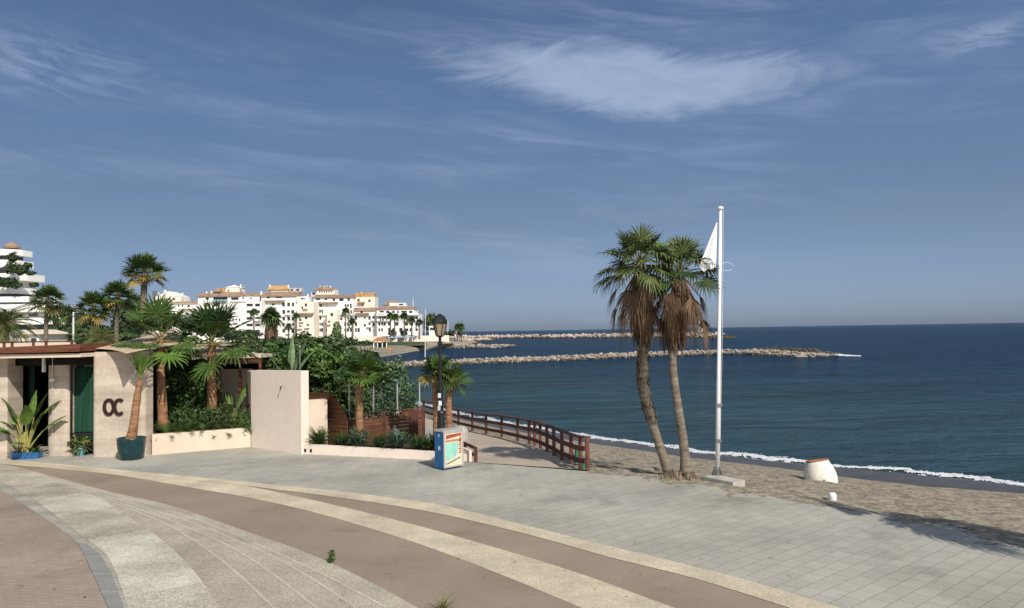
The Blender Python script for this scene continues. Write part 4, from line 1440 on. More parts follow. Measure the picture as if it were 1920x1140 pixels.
def uv(a, b, t=.009): return bp_(fw + a * pw_, t, zb_ + b * ph_)
mb = MB(); mb.face([uv(.05, .13), uv(.62, .27), uv(.78, .42), uv(.80, .70), uv(.05, .70)]); mb.build('poster_field', 'poster_teal', ps)
mb = MB()
rr_ = random.Random(3)
mb.face([uv(.06, .82), uv(.97, .90), uv(.97, .975), uv(.06, .95)])
for k in range(9):
    a = .06 + k * .095
    mb.face([uv(a, .725), uv(a + .065, .73), uv(a + .065, .80), uv(a, .795)])
for k in range(8):
    b = .34 + k * .06
    o = .05 * (k % 2)
    mb.face([uv(.80 + o, b), uv(.95 + o * .4, b + .01), uv(.95 + o * .4, b + .05), uv(.80 + o, b + .04)])
for k in range(4):
    mb.face([uv(.84, .86 - k * .04), uv(.96, .87 - k * .04), uv(.96, .89 - k * .04), uv(.84, .88 - k * .04)])
mb.build('poster_blocks', 'poster_red', ps)
mb = MB()
for k in range(10):
    a = .06 + k * .085; b = .035 + k * .016
    mb.face([uv(a, b), uv(a + .055, b + .008), uv(a + .055, b + .06), uv(a, b + .052)])
mb.build('poster_dots', 'poster_dark', ps)
mb = MB()
mb.face([p0 + back * a + u * -.002 + V((0, 0, z)) for a, z in ((.16, .55), (.26, .55), (.26, .66), (.16, .66))]); mb.build('sticker', 'sticker', bx)
mb = MB(); mb.face([p0 + back * a + u * -.002 + V((0, 0, z)) for a, z in ((.2, .92), (.25, .92), (.25, 1.0), (.2, 1.0))]); mb.build('sticker', 'sticker', bx)
# pale block behind the box
mb = MB(); p = G(856, 862, 0) + V((0, 1.6, 0)); 
mb.lathe((p.x, p.y, 0), [(.26, 0), (.26, .66), (.24, .70), (.19, .80), (.15, .82)], 8); tag(mb.build('stone_plinth', 'concrete', origin=(p.x, p.y, 0)), 'pale stone block standing behind the poster box', 'plinth')

# ------------------------------------------------------------------ lamp post
lb = V((Y(827, 800, 23.4).x, 23.4, .17))
lp = thing('street_lamp', 'black cast iron lamp post with a single hexagonal lantern behind the poster box', 'street lamp', tuple(lb))
zt = Y(826, 588, 23.4).z; zl = Y(826, 632, 23.4).z
mb = MB(); mb.lathe(lb, [(.19, 0), (.19, .22), (.16, .26), (.155, .62), (.17, .66), (.13, .72), (.11, 1.2), (.125, 1.24), (.09, 1.30)], 8); mb.build('base', 'iron', lp)
mb = MB(); mb.lathe(lb, [(.085, 1.30), (.07, 1.9), (.085, 1.92), (.085, 1.97), (.06, 2.0), (.052, zl - .25 - lb.z), (.075, zl - .22 - lb.z), (.075, zl - .17 - lb.z), (.045, zl - .15 - lb.z), (.045, zl - lb.z)], 14); mb.build('pole', 'iron', lp, smooth=False)
for z, an in ((1.78, 4.4), (1.55, 4.6), (1.4, 4.2)):
    mb = MB()
    o = V((math.cos(an), math.sin(an), 0)); s = V((-o.y, o.x, 0)); q = lb + o * .093 + V((0, 0, z))
    mb.face([q - s * .05 + V((0, 0, -.07)), q + s * .05 + V((0, 0, -.07)), q + s * .05 + V((0, 0, .07)), q - s * .05 + V((0, 0, .07))])
    mb.build('sticker', 'sticker', lp)
hl = zt - zl
mb = MB(); c0 = V((lb.x, lb.y, zl)); mb.lathe(c0, [(.07, 0), (.125, .03), (.13, .05)], 6); mb.lathe(c0, [(.225, hl * .58), (.24, hl * .62), (.215, hl * .74), (.17, hl * .80), (.16, hl * .88), (.07, hl * .94), (.03, hl)], 6)
for k in range(6):
    a = 2 * math.pi * k / 6
    o = V((math.cos(a), math.sin(a), 0)); mb.bar(c0 + o * .124 + V((0, 0, .05)), c0 + o * .212 + V((0, 0, hl * .58)), .022, .022)
lh = mb.build('lantern', 'iron', lp)
mb = MB(); mb.lathe(c0, [(.113, .052), (.20, hl * .58 - .002)], 6); mb.build('lantern_glass', 'lamp_glass', lh)

# ------------------------------------------------------------------ flagpole
fb = G(1345.5, 898, -.02)
fp = thing('flagpole', 'tall white flagpole on a concrete slab with a limp white flag', 'flagpole', tuple(fb))
ft_ = Y(1351, 394, fb.y)
bs = fb + V((0, 0, .11))
mb = MB(); mb.tube([bs, bs.lerp(ft_, .35), bs.lerp(ft_, .36), ft_], [.060, .054, .050, .040], 14); mb.build('pole', 'pole_white', fp, smooth=True)
mb = MB(); mb.lathe(ft_, [(.05, 0), (.075, .02), (.085, .05), (.07, .085), (.03, .10)], 14); mb.build('finial', 'pole_white', fp, smooth=True)
mb = MB(); s_a = G(1318, 900, .0); s_b = G(1374, 911, .0)
uu = (s_b - s_a); uu.z = 0; L_ = uu.length; uu.normalize(); vv = V((-uu.y, uu.x, 0))
s0_ = s_a - V((0, 0, .02))
q = [s0_, s0_ + uu * L_, s0_ + uu * L_ + vv * .46, s0_ + vv * .46]
mb.hexa([x + V((0, 0, -.2)) for x in q] + [x + V((0, 0, .11)) for x in q]); mb.build('concrete_base', 'concrete', fp)
mb = MB(); mb.lathe(bs, [(.15, 0), (.15, .03), (.085, .04), (.085, .16), (.075, .17)], 14)
for k in range(4):
    a = k * 1.57 + .6; mb.bar(bs + V((math.cos(a) * .15, math.sin(a) * .15, .02)), bs + V((math.cos(a) * .07, math.sin(a) * .07, .20)), .02, .03)
mb.build('foot_bracket', 'steel', fp)
for pz in (759, 826):
    z = Y(1346, pz, fb.y).z; mb = MB(); c_ = bs.lerp(ft_, (z - bs.z) / (ft_.z - bs.z)); mb.box((c_.x - .075, c_.y - .085, z - .04), (c_.x + .075, c_.y + .06, z + .04)); mb.build('cleat', 'steel', fp)
# limp flag hanging from its upper hoist
mb = MB()
rows = []
for i in range(22):
    t = i / 21
    c_ = Y(1346.5 + 2 * (1 - t), 418 + 84 * t, fb.y)
    wid = .02 + .50 * t ** 1.05 if t < .90 else .48 - (t - .90) * 1.0
    r = []
    for j in range(15):
        s = j / 14
        r.append(c_ + V((-.05 - wid * s, .06 * math.sin(s * 9 + t * 2) * t * (0.3 + s), -.10 * s * t + .02 * math.sin(s * 14))))
    rows.append(r)
mb.grid(rows); fl = mb.build('flag', 'flag_white', fp, smooth=True)
fl.modifiers.new('t', 'SOLIDIFY').thickness = .004
mb = MB(); h0 = Y(1351, 500, fb.y)
mb.tube([h0 + V((math.cos(t) * .16 + .17, 0, math.sin(t) * .11)) for t in [k * 6.283 / 20 for k in range(19)]], .006, 5); mb.build('halyard_loop', 'pole_white', fp)
hp = [bs + V((.085, -.03, .9)), bs.lerp(ft_, .5) + V((.075, -.03, 0)), ft_ + V((.07, -.02, 0))]
mb = MB(); mb.tube(hp, .005, 4); mb.build('halyard', 'pole_white', fp)
# second flagpole, just outside the right edge, whose shadow crosses the promenade
tip = G(1482, 931, 0)
hf_ = 7.6; base2 = tip - SH * (hf_ / math.tan(SUN_EL)); base2.z = 0
fp2 = dup(fp, base2, 'white flagpole with a limp flag on the promenade beyond the right edge of the picture', 0.0, hf_ / (ft_.z - fb.z))
fp['group'] = 'promenade flagpoles'; fp2['group'] = 'promenade flagpoles'

# ------------------------------------------------------------------ urn and bollard on the sand
ub = SAND(1541, 901)
ur = thing('clay_urn', 'big cream plastered jar with terracotta rim half sunk in the sand', 'urn', tuple(ub))
T_ = Matrix.Rotation(rad(-7), 3, 'Y') @ Matrix.Rotation(rad(-9), 3, 'X') @ Matrix.Scale(1.1, 3)
mb = MB(); mb.lathe(ub + V((0, 0, -.12)), [(.37, -.2), (.405, .0), (.42, .13), (.415, .27), (.38, .41), (.315, .55), (.285, .62), (.25, .62), (.24, .4)], 30, tilt=T_, cap=False); mb.build('body', 'urn', ur, smooth=True)
mb = MB(); mb.lathe(ub + V((0, 0, -.12)), [(.245, .45), (.245, .65), (.29, .66), (.295, .625)], 30, tilt=T_, cap=False); mb.lathe(ub + V((0, 0, -.12)), [(.24, .40), (.0, .38)], 30, tilt=T_, cap=False); mb.build('rim', 'terracotta', ur, smooth=True)
mb = MB(); cc = ub + V((-.09, -.405, .10)); mb.lathe(cc, [(.0, -.02), (.05, -.01), (.05, .01), (0, .02)], 10); mb.build('worn_patch', 'concrete', ur)
bb_ = SAND(1561, 938)
mb = MB(); mb.lathe(bb_, [(.088, -.1), (.088, .12), (.08, .155), (.05, .175), (.0, .18)], 18); tag(mb.build('white_bollard', 'pole_white', origin=tuple(bb_), smooth=True), 'small round white bollard at the sand edge of the promenade', 'bollard')

# ------------------------------------------------------------------ weeds
def weed(label, base, n, L_, mats, seed, leafy):
    rng = random.Random(seed); t = thing('weed', label, 'weed', tuple(base))
    mb = MB()
    if leafy:
        for k in range(14):
            leafcloud(mb, base + V((rng.uniform(-.03, .03), rng.uniform(-.03, .03), .03 + k * .012)), (.05, .05, .04), 9, .05, rng, len(mats))
    else:
        sword_plant(mb, base, n, L_, .004, rng, len(mats), 15, 85, .8)
    mb.build('leaves', mats, t)
    mb = MB(); mb.tube([base, base + V((.01, 0, L_ * .6))], .006, 5); mb.build('stem', 'petiole', t)
weed('small leafy green weed growing at the foot of the pebbled steps', G(622, 1056, .0), 0, .2, ['leaf_fan', 'leaf_hedge'], 3, True)
weed('dry straw-coloured grass tuft growing in the brown paving', G(830, 1148, .0), 90, .34, ['leaf_olive', 'leaf_pale', 'stem_yellow'], 4, False)

# ------------------------------------------------------------------ palms
def path_px(pts, D):
    """trunk path through pixels at one depth (D may be a list)"""
    return [Y(x, y, D if not isinstance(D, list) else D[i]) for i, (x, y) in enumerate(pts)]

DB = G(1284, 895, -.05).y
# twin palms at the sand edge
pa = [G(1256, 893, -.06)]
DA = pa[0].y
pa += [Y(1237, 837, DA), Y(1214, 763, DA), Y(1205, 714, DA), Y(1206, 655, DA), Y(1204, 560, DA), Y(1200, 492, DA)]
fan_palm('fan_palm', 'left of the twin beach palms, taller, with rough stubbled trunk', 'palm tree', pa, .125, .10, .66, .80, 25, 26, 11, 'twin palms on the sand edge',
         droop=.6, emin=-12, skirt=(1.95, .36, 700, .08), flare=1.25, tn=14, stubs=800, dark=False, deadleaf=26, main='leaf_ragged')
pb = [G(1288, 897, -.06)]
DB = pb[0].y
pb += [Y(1281, 826, DB), Y(1271, 762, DB), Y(1262, 690, DB), Y(1262, 610, DB), Y(1275, 508, DB)]
fan_palm('fan_palm', 'right of the twin beach palms, with smooth grey trunk beside the flagpole', 'palm tree', pb, .13, .085, .58, .76, 23, 26, 23, 'twin palms on the sand edge',
         droop=.6, emin=-14, skirt=(1.85, .32, 640, .08), flare=1.75, tn=14, dark=False, deadleaf=28, main='leaf_ragged')
mb = MB(); rng = random.Random(8)
c_ = G(1275, 897, 0)
mb.lathe(c_ + V((0, 0, -.06)), [(.55, -.06), (.45, .02), (.3, .07), (.0, .10)], 20); 
for k in range(60):
    a = rng.uniform(0, 6.28); r = rng.uniform(.12, .5)
    p = c_ + V((math.cos(a) * r, math.sin(a) * r * .8, .10 - r * .13)); hang_strip(mb, p + V((0, 0, .1)), V((math.cos(a), math.sin(a), 0)), .16, .02, rng, 0)
struct(mb.build('root_litter', 'fibre'), 'stuff')

# palm outside the right edge: only its shadow is seen
hc = 5.4
cs_ = G(1775, 986, 0) - SH * (hc / math.tan(SUN_EL)); cs_.z = 0
fan_palm('fan_palm', 'fan palm beyond the right edge of the picture, casting the shadow on the promenade', 'palm tree',
         [cs_ + V((.3, -.2, 0)), cs_ + V((.25, -.1, 2)), cs_ + V((0, 0, 4)), cs_ + V((0, 0, hc))], .16, .13, .68, .75, 26, 20, 31, 'promenade palms', droop=1.0, skirt=(1.6, .45, 200, .3))

# palms of the club garden
fan_palm('fan_palm', 'left planter palm with red-brown trunk in front of the tan sails', 'palm tree',
         path_px([(306, 800), (303, 740), (301, 690), (302, 632)], 26.3), .175, .115, .80, 1.15, 20, 22, 41, 'palms in the cream planter', droop=.25, emin=-32, trunk='trunk_brown', flare=1.1)
fan_palm('fan_palm', 'right planter palm with broad dark crown near the middle of the cream planter', 'palm tree',
         path_px([(398, 790), (397, 740), (396, 690), (398, 640)], 27.3), .18, .13, .88, 1.12, 24, 22, 42, 'palms in the cream planter', droop=.26, emin=-26, trunk='trunk_brown', flare=1.1, dark=True)
fan_palm('fan_palm', 'stocky fan palm with pale trunk in the bed before the wooden fences', 'palm tree',
         path_px([(675, 835), (674, 780), (673, 735), (680, 700)], 24.9), .125, .12, .60, .55, 26, 22, 43, 'palms in the long flower bed', droop=.22, emin=-18, trunk='trunk_brown', yellow=.05)
fan_palm('fan_palm', 'left of the two small palms behind the black lamp post', 'palm tree',
         path_px([(819, 845), (818, 780), (817, 730), (819, 696)], 24.6), .12, .10, .46, .36, 22, 18, 44, 'palms in the long flower bed', droop=.3, emin=-25, trunk='trunk_brown', yellow=.10)
fan_palm('fan_palm', 'right of the two small palms behind the black lamp post', 'palm tree',
         path_px([(841, 845), (842, 790), (841, 745), (848, 712)], 24.2), .115, .10, .44, .36, 20, 18, 45, 'palms in the long flower bed', droop=.35, emin=-25, trunk='trunk_brown')

# tall background palms
fan_palm('fan_palm', 'tallest background palm with a full round crown and golden lower fronds', 'palm tree',
         path_px([(268, 700), (268, 640), (269, 580), (271, 508)], 55), .24, .21, .86, .95, 50, 15, 51, 'tall palms behind the beach club', droop=.16, emin=-32, yellow=.26, trunk='trunk_far')
fan_palm('fan_palm', 'background palm with a thin trunk left of the tallest palm', 'palm tree',
         path_px([(217, 700), (218, 640), (219, 600), (221, 555)], 58), .17, .15, .84, .9, 44, 14, 52, 'tall palms behind the beach club', droop=.2, emin=-40, yellow=.22, trunk='trunk_far')
fan_palm('fan_palm', 'shorter background palm with drooping olive fronds, third from the tallest', 'palm tree',
         path_px([(171, 700), (171, 650), (173, 610), (175, 575)], 57), .16, .14, .80, .9, 44, 14, 53, 'tall palms behind the beach club', droop=.25, emin=-45, yellow=.22, trunk='trunk_far')
fan_palm('fan_palm', 'background palm with a grey trunk in front of the round terraced building', 'palm tree',
         path_px([(85, 700), (86, 640), (87, 600), (90, 562)], 56), .16, .14, .78, .85, 40, 14, 54, 'tall palms behind the beach club', droop=.2, emin=-40, yellow=.14, trunk='trunk_far')
feather_palm('date_palm', 'feathery date palm at the left edge before the round terraced building', 'palm tree',
             path_px([(9, 690), (9, 640), (8, 612)], 44), .26, .22, 2.3, 46, 26, 55, 'feather palms', emin=-30)
feather_palm('date_palm', 'young feather palm between the thin background palm trunks', 'palm tree',
             path_px([(186, 700), (186, 640)], 52), .2, .2, 1.9, 30, 20, 56, 'feather palms', mats=('leaf_olive', 'leaf_fan'))
feather_palm('date_palm', 'small feather palm at the foot of the olive-fronded background palm', 'palm tree',
             path_px([(150, 700), (150, 650)], 54), .2, .2, 1.7, 28, 18, 58, 'feather palms', mats=('leaf_fan_dark', 'leaf_fan'))
for i, (px, py, lb) in enumerate([(104, 590, 'small pale-trunked palm against the foot of the round terraced building'), (127, 588, 'rightmost small palm against the foot of the round terraced building')]):
    fan_palm('fan_palm', lb, 'palm tree', path_px([(px, 660), (px, py)], 90), .3, .25, 1.0, .7, 20, 12, 60 + i, 'small palms by the round building', trunk='trunk_far', dark=True)

fan_palm('fan_palm', 'palm with a long brown dead skirt in front of the white marina apartments', 'palm tree',
         path_px([(509, 690), (509, 640), (508, 592)], 95), .35, .3, 1.15, .7, 30, 14, 65, 'marina palms', droop=.8, trunk='trunk_far', dark=True, skirt=(3.4, 1.0, 160, .3))

# ------------------------------------------------------------------ club garden planting
GR = 'leaf_hedge'
def bpx(name, label, cat, base_px, D, blobs, n, size, seed, mats, group=None, zb=0, **kw):
    """blobs given as (px, py, half width px, half height px, depth half m)"""
    s = F / D
    bl = [((Y(x, y, D + dy).x, D + dy, Y(x, y, D + dy).z), (hw / s, dd, hh / s)) for x, y, hw, hh, dd, dy in blobs]
    b0 = Y(*base_px, D); b0.z = zb
    return bush(name, label, cat, b0, bl, n, size, seed, mats, group, **kw)

bpx('climbing_hedge', 'dense dark ivy-like hedge filling the back of the cream planter', 'hedge', (355, 780), 28.0,
    [(330, 720, 32, 42, .5, 0), (370, 715, 34, 44, .5, 0), (350, 765, 50, 36, .5, -.2), (312, 700, 18, 40, .4, 0), (395, 745, 22, 40, .4, .2)], 4200, .17, 71, ['leaf_hedge', 'leaf_hedge', 'leaf_fan'], zb=.56, inner=.55)
rng = random.Random(72)
def clump(name, label, cat, px, py, D, zb, mk, group=None, mats=('leaf_fan', 'leaf_fan_dark')):
    b0 = Y(px, py, D); b0.z = zb
    t = thing(name, label, cat, tuple(b0), group); mb = MB(); mk(mb, b0); mb.build('leaves', list(mats), t)
    return t
def cycad(n, L_, w_=.012, e0=5, e1=80):
    def mk(mb, b):
        for k in range(n):
            a = rng.uniform(0, 6.28); e = rad(rng.uniform(e0, e1)); o = V((math.cos(a), math.sin(a), 0)); s = V((-o.y, o.x, 0))
            p = b.copy(); pts = [p.copy()]; ee = e
            for i in range(6):
                p = p + (o * math.cos(ee) + V((0, 0, math.sin(ee)))) * L_ / 6; ee -= .22; pts.append(p.copy())
            mi = rng.randrange(2)
            for j in range(14):
                i = (.15 + .85 * j / 14) * 6; i0 = min(5, int(i)); q = pts[i0].lerp(pts[i0 + 1], i - i0); fw = (pts[i0 + 1] - pts[i0]).normalized()
                l = L_ * .26 * (1 - .5 * abs(j / 14 - .4))
                for sg in (-1, 1):
                    tp = q + (s * sg * .85 + fw * .5) * l
                    mb.face([q - fw * w_, q + fw * w_, tp], mi)
    return mk
cl = [(312, 806, 25.65, .55, 'low cycad at the left end of the cream planter'), (345, 800, 26.0, .65, 'bright cycad rosette between the planter palms'), (382, 799, 26.2, .55, 'small cycad at the foot of the right planter palm'), (415, 795, 26.5, .6, 'cycad in the right half of the cream planter')]
for px, py, D, L_, lb in cl:
    clump('cycad', lb, 'shrub', px, py, D, .56, cycad(26, L_), 'cycads in the cream planter', ('leaf_fan', 'leaf_bright') if px == 345 else ('leaf_fan', 'leaf_hedge'))
bpx('low_shrub', 'feathery green shrub spilling over the right end of the cream planter', 'shrub', (455, 800), 26.8, [(455, 786, 20, 20, .35, 0), (440, 780, 22, 18, .35, .2), (462, 800, 10, 16, .15, -.25)], 1100, .10, 73, ['leaf_fan', 'leaf_hedge'], zb=.56, asp=.3)
bpx('low_shrub', 'dark low shrub between the cycads under the right planter palm', 'shrub', (365, 800), 26.6, [(345, 788, 34, 20, .4, 0), (400, 780, 36, 24, .4, .1), (310, 795, 22, 16, .3, -.1)], 1500, .12, 74, ['leaf_hedge', 'leaf_tree'], zb=.56, asp=.35)
# hanging tufts
def strel(name, label, px, py, D, zb, leaves, seed, group=None, cat='plant', mats=('leaf_banana', 'stem_yellow', 'leaf_fan')):
    r = random.Random(seed); b0 = Y(px, py, D); b0.z = zb
    t = thing(name, label, cat, tuple(b0), group)
    mb = MB()
    for az, tilt, pl, bl, bw, bend in leaves:
        paddle(mb, b0 + V((r.uniform(-.05, .05), r.uniform(-.05, .05), 0)), rad(az), tilt, pl, bl, bw, bend, r, r.choice([0, 0, 2]), 1, r.uniform(-.5, .5))
    mb.build('leaves', list(mats), t)
    mb = MB()
    for k in range(5):
        a = k * 1.3
        mb.tube([b0 + V((math.cos(a) * .06, math.sin(a) * .06, 0)), b0 + V((math.cos(a) * .03, math.sin(a) * .03, .75))], [.05, .025], 6)
    mb.build('stem', 'stem_yellow', t)
    return t
strel('banana_plant', 'broad-leaved banana plant with yellow stem beside the tall pale pink wall', 438, 800, 27.0, .56,
      [(70, 12, .8, 1.15, .34, .5), (180, 28, .75, 1.0, .32, 1.6), (10, 22, .85, .95, .30, 1.3), (200, 45, .6, .9, .3, 1.4), (350, 50, .55, .75, .28, 1.2), (270, 20, .7, .95, .30, .9), (120, 18, .9, .9, .3, .8), (330, 62, .45, .7, .26, 1.0)], 75)
# potted plants by the entrance
def pot(t, c, prof, m_):
    mb = MB(); mb.lathe(c, prof, 28, cap=False); mb.lathe(c, [(prof[0][0], prof[0][1]), (0, prof[0][1])], 28, cap=False); mb.build('pot', m_, t, smooth=True)
    zi = prof[-1][1] - .06
    mb = MB(); mb.lathe(c, [(prof[-1][0] * .93, zi), (.0, zi + .02)], 24, cap=False); mb.build('soil', 'soil', t)
# leaning palm in the teal pot
pc = G(246.5, 861, 0); 
pt = thing('potted_palm', 'leaning palm with a tied upright tuft of fronds in a big dark teal pot', 'potted plant', tuple(pc))
pot(pt, pc, [(.27, .0), (.33, .04), (.385, .22), (.415, .45), (.425, .60), (.435, .66), (.43, .69), (.395, .69), (.39, .60)], 'teal_glaze')
pp = [pc + V((-.02, 0, .62)), Y(250, 800, pc.y), Y(257, 745, pc.y), Y(263, 712, pc.y)]
mb = MB(); s_ = smooth_path(pp, 10); nn = len(s_)
mb.tube(s_, [(.165 - .09 * (i / nn)) * (1 + .05 * math.sin(i * 2.2)) for i in range(nn)], 12, jit=.05, rng=random.Random(2)); mb.build('trunk', 'trunk_brown', pt, smooth=True)
mb = MB(); r = random.Random(77); tp = pp[-1]
for k in range(17):
    a = r.uniform(0, 6.28); e = rad(r.uniform(60, 88))
    d = V((math.cos(a) * math.cos(e) + .08, math.sin(a) * math.cos(e), math.sin(e)))
    fan_leaf(mb, tp, d, r.uniform(.18, .42), r.uniform(.5, .66), 14, .1, r, r.choice([0, 0, 1]), 2, spread=36, fold=.5)
mb.build('fronds', ['leaf_bright', 'leaf_fan', 'petiole'], pt)
mb = MB()
for k in range(9):
    a = r.uniform(0, 6.28); hang_strip(mb, tp + V((0, 0, r.uniform(-.1, .15))), V((math.cos(a), math.sin(a), 0)), r.uniform(.2, .35), .03, r, 0)
mb.build('dead_fronds', 'leaf_dead', pt)
# banana in the long blue pot
bc = G(38, 862, 0) + V((.02, .30, 0))
bt = thing('potted_banana', 'tall banana plant in a long low blue trough at the club doorway', 'potted plant', tuple(bc))
mb = MB(); hx, hy = .44, .24
pr = [(hx * .95, hy * .9, 0), (hx, hy, .22), (hx * .93, hy * .86, .22), (hx * .9, hy * .8, .16)]
rws = []
for a_, b_, z_ in pr:
    rws.append([bc + V((max(-a_, min(a_, a_ * 1.25 * math.cos(t))), max(-b_, min(b_, b_ * 1.25 * math.sin(t))), z_)) for t in [k * 6.28319 / 32 for k in range(33)]])
mb.grid(rws); mb.build('pot', 'blue_glaze', bt)
mb = MB(); mb.face(rws[-1][:-1]); mb.build('soil', 'soil', bt)
mb = MB(); r = random.Random(78); b0 = bc + V((-.05, 0, .16))
for az, tilt, pl, bl, bw, bend in [(80, 4, 1.1, 1.0, .40, .3), (20, 16, 1.15, .9, .34, .6), (160, 16, 1.0, .85, .34, .8), (5, 34, .9, .95, .30, .5), (200, 30, .8, .85, .32, .9), (300, 14, 1.0, .9, .40, .5), (250, 20, .85, .8, .36, .8), (345, 12, .85, .8, .38, .6), (280, 40, .5, .7, .34, 1.0), (40, 8, 1.2, .9, .36, .4), (190, 10, 1.15, .9, .34, .5)]:
    paddle(mb, b0 + V((r.uniform(-.06, .06), r.uniform(-.04, .04), 0)), rad(az), tilt, pl, bl, bw, bend, r, r.choice([0, 2]), 1, r.uniform(-.5, .5))
mb.build('leaves', ['leaf_banana', 'stem_yellow', 'leaf_bright'], bt)
mb = MB()
for k in range(4):
    mb.tube([b0 + V((.07 * math.cos(k * 1.6), .05 * math.sin(k * 1.6), 0)), b0 + V((.04 * math.cos(k * 1.6), .03 * math.sin(k * 1.6), .7))], [.055, .03], 7)
mb.build('stem', 'stem_yellow', bt)
mb = MB(); sword_plant(mb, bc + V((.28, -.02, .16)), 46, .45, .028, r, 2, 10, 80, 1.0); sword_plant(mb, bc + V((-.3, 0, .16)), 26, .4, .02, r, 2, 20, 85, .8); mb.build('underplanting', ['leaf_olive', 'leaf_fan'], bt)
# small turquoise pot
tcx = G(153, 853, 0) + V((0, -.05, 0))
tt = thing('potted_shrub', 'small leafy pot plant in a turquoise pot below the green window', 'potted plant', tuple(tcx))
pot(tt, tcx, [(.11, 0), (.15, .1), (.17, .22), (.175, .27), (.155, .27), (.15, .2)], 'turq_glaze')
mb = MB(); sword_plant(mb, tcx + V((0, 0, .22)), 70, .50, .04, r, 2, 5, 85, .9); leafcloud(mb, tcx + V((0, 0, .42)), (.34, .26, .24), 200, .15, r, 2); mb.build('leaves', ['leaf_fan', 'leaf_olive'], tt)
mb = MB(); mb.tube([tcx + V((0, 0, .2)), tcx + V((0, 0, .5))], .02, 6); mb.build('stem', 'bark', tt)

# plants of the long flower bed
def agap(n, L_, w_):
    def mk(mb, b): 
        sword_plant(mb, b, n, L_ * .9, w_, rng, 2, 28, 88, .6); leafcloud(mb, b + V((0, 0, L_ * .42)), (L_ * .45, L_ * .35, L_ * .32), n, .10, rng, 2, asp=.25)
    return mk
for px, D, L_, n, lb, mt in [(597, 25.2, .85, 230, 'leafy clump at the left end of the long flower bed', ('leaf_fan', 'leaf_hedge')), (640, 25.0, .62, 150, 'low clump between the first two tall clumps of the flower bed', ('leaf_hedge', 'leaf_tree')),
                         (672, 24.7, .85, 240, 'spiky clump at the foot of the stocky palm', ('leaf_grey', 'leaf_fan')), (712, 24.5, .62, 150, 'dark low clump right of the stocky palm', ('leaf_hedge', 'leaf_tree')), (745, 24.25, .85, 240, 'grey-green spiky clump below the straight wooden fence', ('leaf_grey', 'leaf_fan')),
                         (783, 24.0, .62, 150, 'low clump left of the lamp post', ('leaf_hedge', 'leaf_fan')), (806, 23.75, .72, 160, 'spiky clump touching the blue poster box', ('leaf_hedge', 'leaf_tree'))]:
    clump('agapanthus', lb, 'shrub', px, 830, D, .2, agap(n, L_, .018), 'clumps in the long flower bed', mt)

# garden mass behind the fences
bpx('hedge', 'tall dark hedge behind the pale pink wall and the curved fence', 'hedge', (600, 760), 29.5,
    [(590, 680, 38, 46, .9, 0), (625, 695, 34, 44, .9, 0), (560, 680, 30, 42, .8, .3), (640, 740, 30, 46, .8, -.4), (605, 735, 40, 34, .8, -.2), (655, 775, 24, 34, .6, -.8), (655, 675, 26, 30, .8, .4), (520, 680, 30, 34, .8, .4)], 8500, .20, 81, ['leaf_hedge', 'leaf_tree', 'leaf_hedge'], inner=.5)
bpx('leafy_tree', 'bright-leaved small tree standing between the hedge and the pointed tree', 'tree', (600, 760), 28.6,
    [(604, 690, 24, 28, .6, 0), (586, 660, 22, 20, .5, 0), (620, 672, 20, 20, .5, 0)], 1200, .2, 82, ['leaf_fan', 'leaf_hedge', 'leaf_bright'])
bpx('leafy_tree', 'dark glossy tree above the right end of the pale pink wall', 'tree', (520, 740), 30.5,
    [(505, 668, 22, 36, .8, 0), (528, 670, 24, 34, .8, 0), (570, 650, 24, 26, .8, .5)], 2200, .24, 83, ['leaf_tree', 'leaf_hedge'])
strel('travellers_palm', 'fan of long upright paddle leaves above the pale pink wall', 543, 720, 28.0, 1.75,
      [(95, 4, .7, 1.5, .26, .2), (10, 16, .7, 1.35, .26, .5), (175, 18, .7, 1.3, .26, .5), (0, 30, .6, 1.2, .26, .8), (180, 34, .6, 1.2, .26, .8), (5, 8, .7, 1.45, .24, .3), (185, 46, .5, 1.1, .25, .9), (270, 20, .7, 1.2, .26, .6)], 84, mats=('leaf_pale', 'stem_yellow', 'leaf_fan'))
bpx('pointed_tree', 'broad pointed pale green tree rising above the hedge before the marina', 'tree', (630, 740), 36,
    [(632, 622, 8, 20, .25, 0), (631, 642, 15, 22, .45, 0), (628, 664, 20, 24, .6, 0), (618, 650, 14, 24, .5, .3)], 2400, .17, 85, ['leaf_pale', 'leaf_fan', 'leaf_pale'], lump=.15, inner=.6)
bpx('grey_shrub', 'big silvery grey-green shrub behind the glass wind screen', 'shrub', (735, 780), 28.6,
    [(740, 725, 32, 36, .6, 0), (768, 742, 20, 32, .5, 0), (712, 740, 26, 34, .5, 0), (735, 765, 46, 24, .5, 0), (690, 755, 22, 30, .5, 0), (745, 692, 18, 24, .4, .3)], 4600, .14, 86, ['leaf_grey', 'leaf_hedge', 'leaf_fan', 'leaf_hedge'], asp=.4)
bpx('hedge', 'dark hedge in the gap behind the stocky palm', 'hedge', (665, 790), 28.2, [(655, 720, 24, 44, .6, 0), (690, 695, 28, 34, .6, .3), (670, 755, 26, 38, .5, 0), (715, 700, 20, 24, .5, .5)], 3200, .18, 87, ['leaf_tree', 'leaf_hedge'])
feather_palm('date_palm', 'feathery palm rising behind the silvery shrub', 'palm tree', path_px([(728, 760), (728, 705)], 29.5), .12, .1, 1.0, 26, 18, 88, 'feather palms', mats=('leaf_fan', 'leaf_olive'))
bpx('hedge', 'olive green tree crown right of the tan sails', 'tree', (465, 720), 33, [(462, 645, 26, 18, .9, 0), (440, 660, 20, 16, .8, 0), (480, 662, 18, 18, .7, .3)], 1500, .16, 89, ['leaf_olive', 'leaf_fan', 'leaf_tree'])
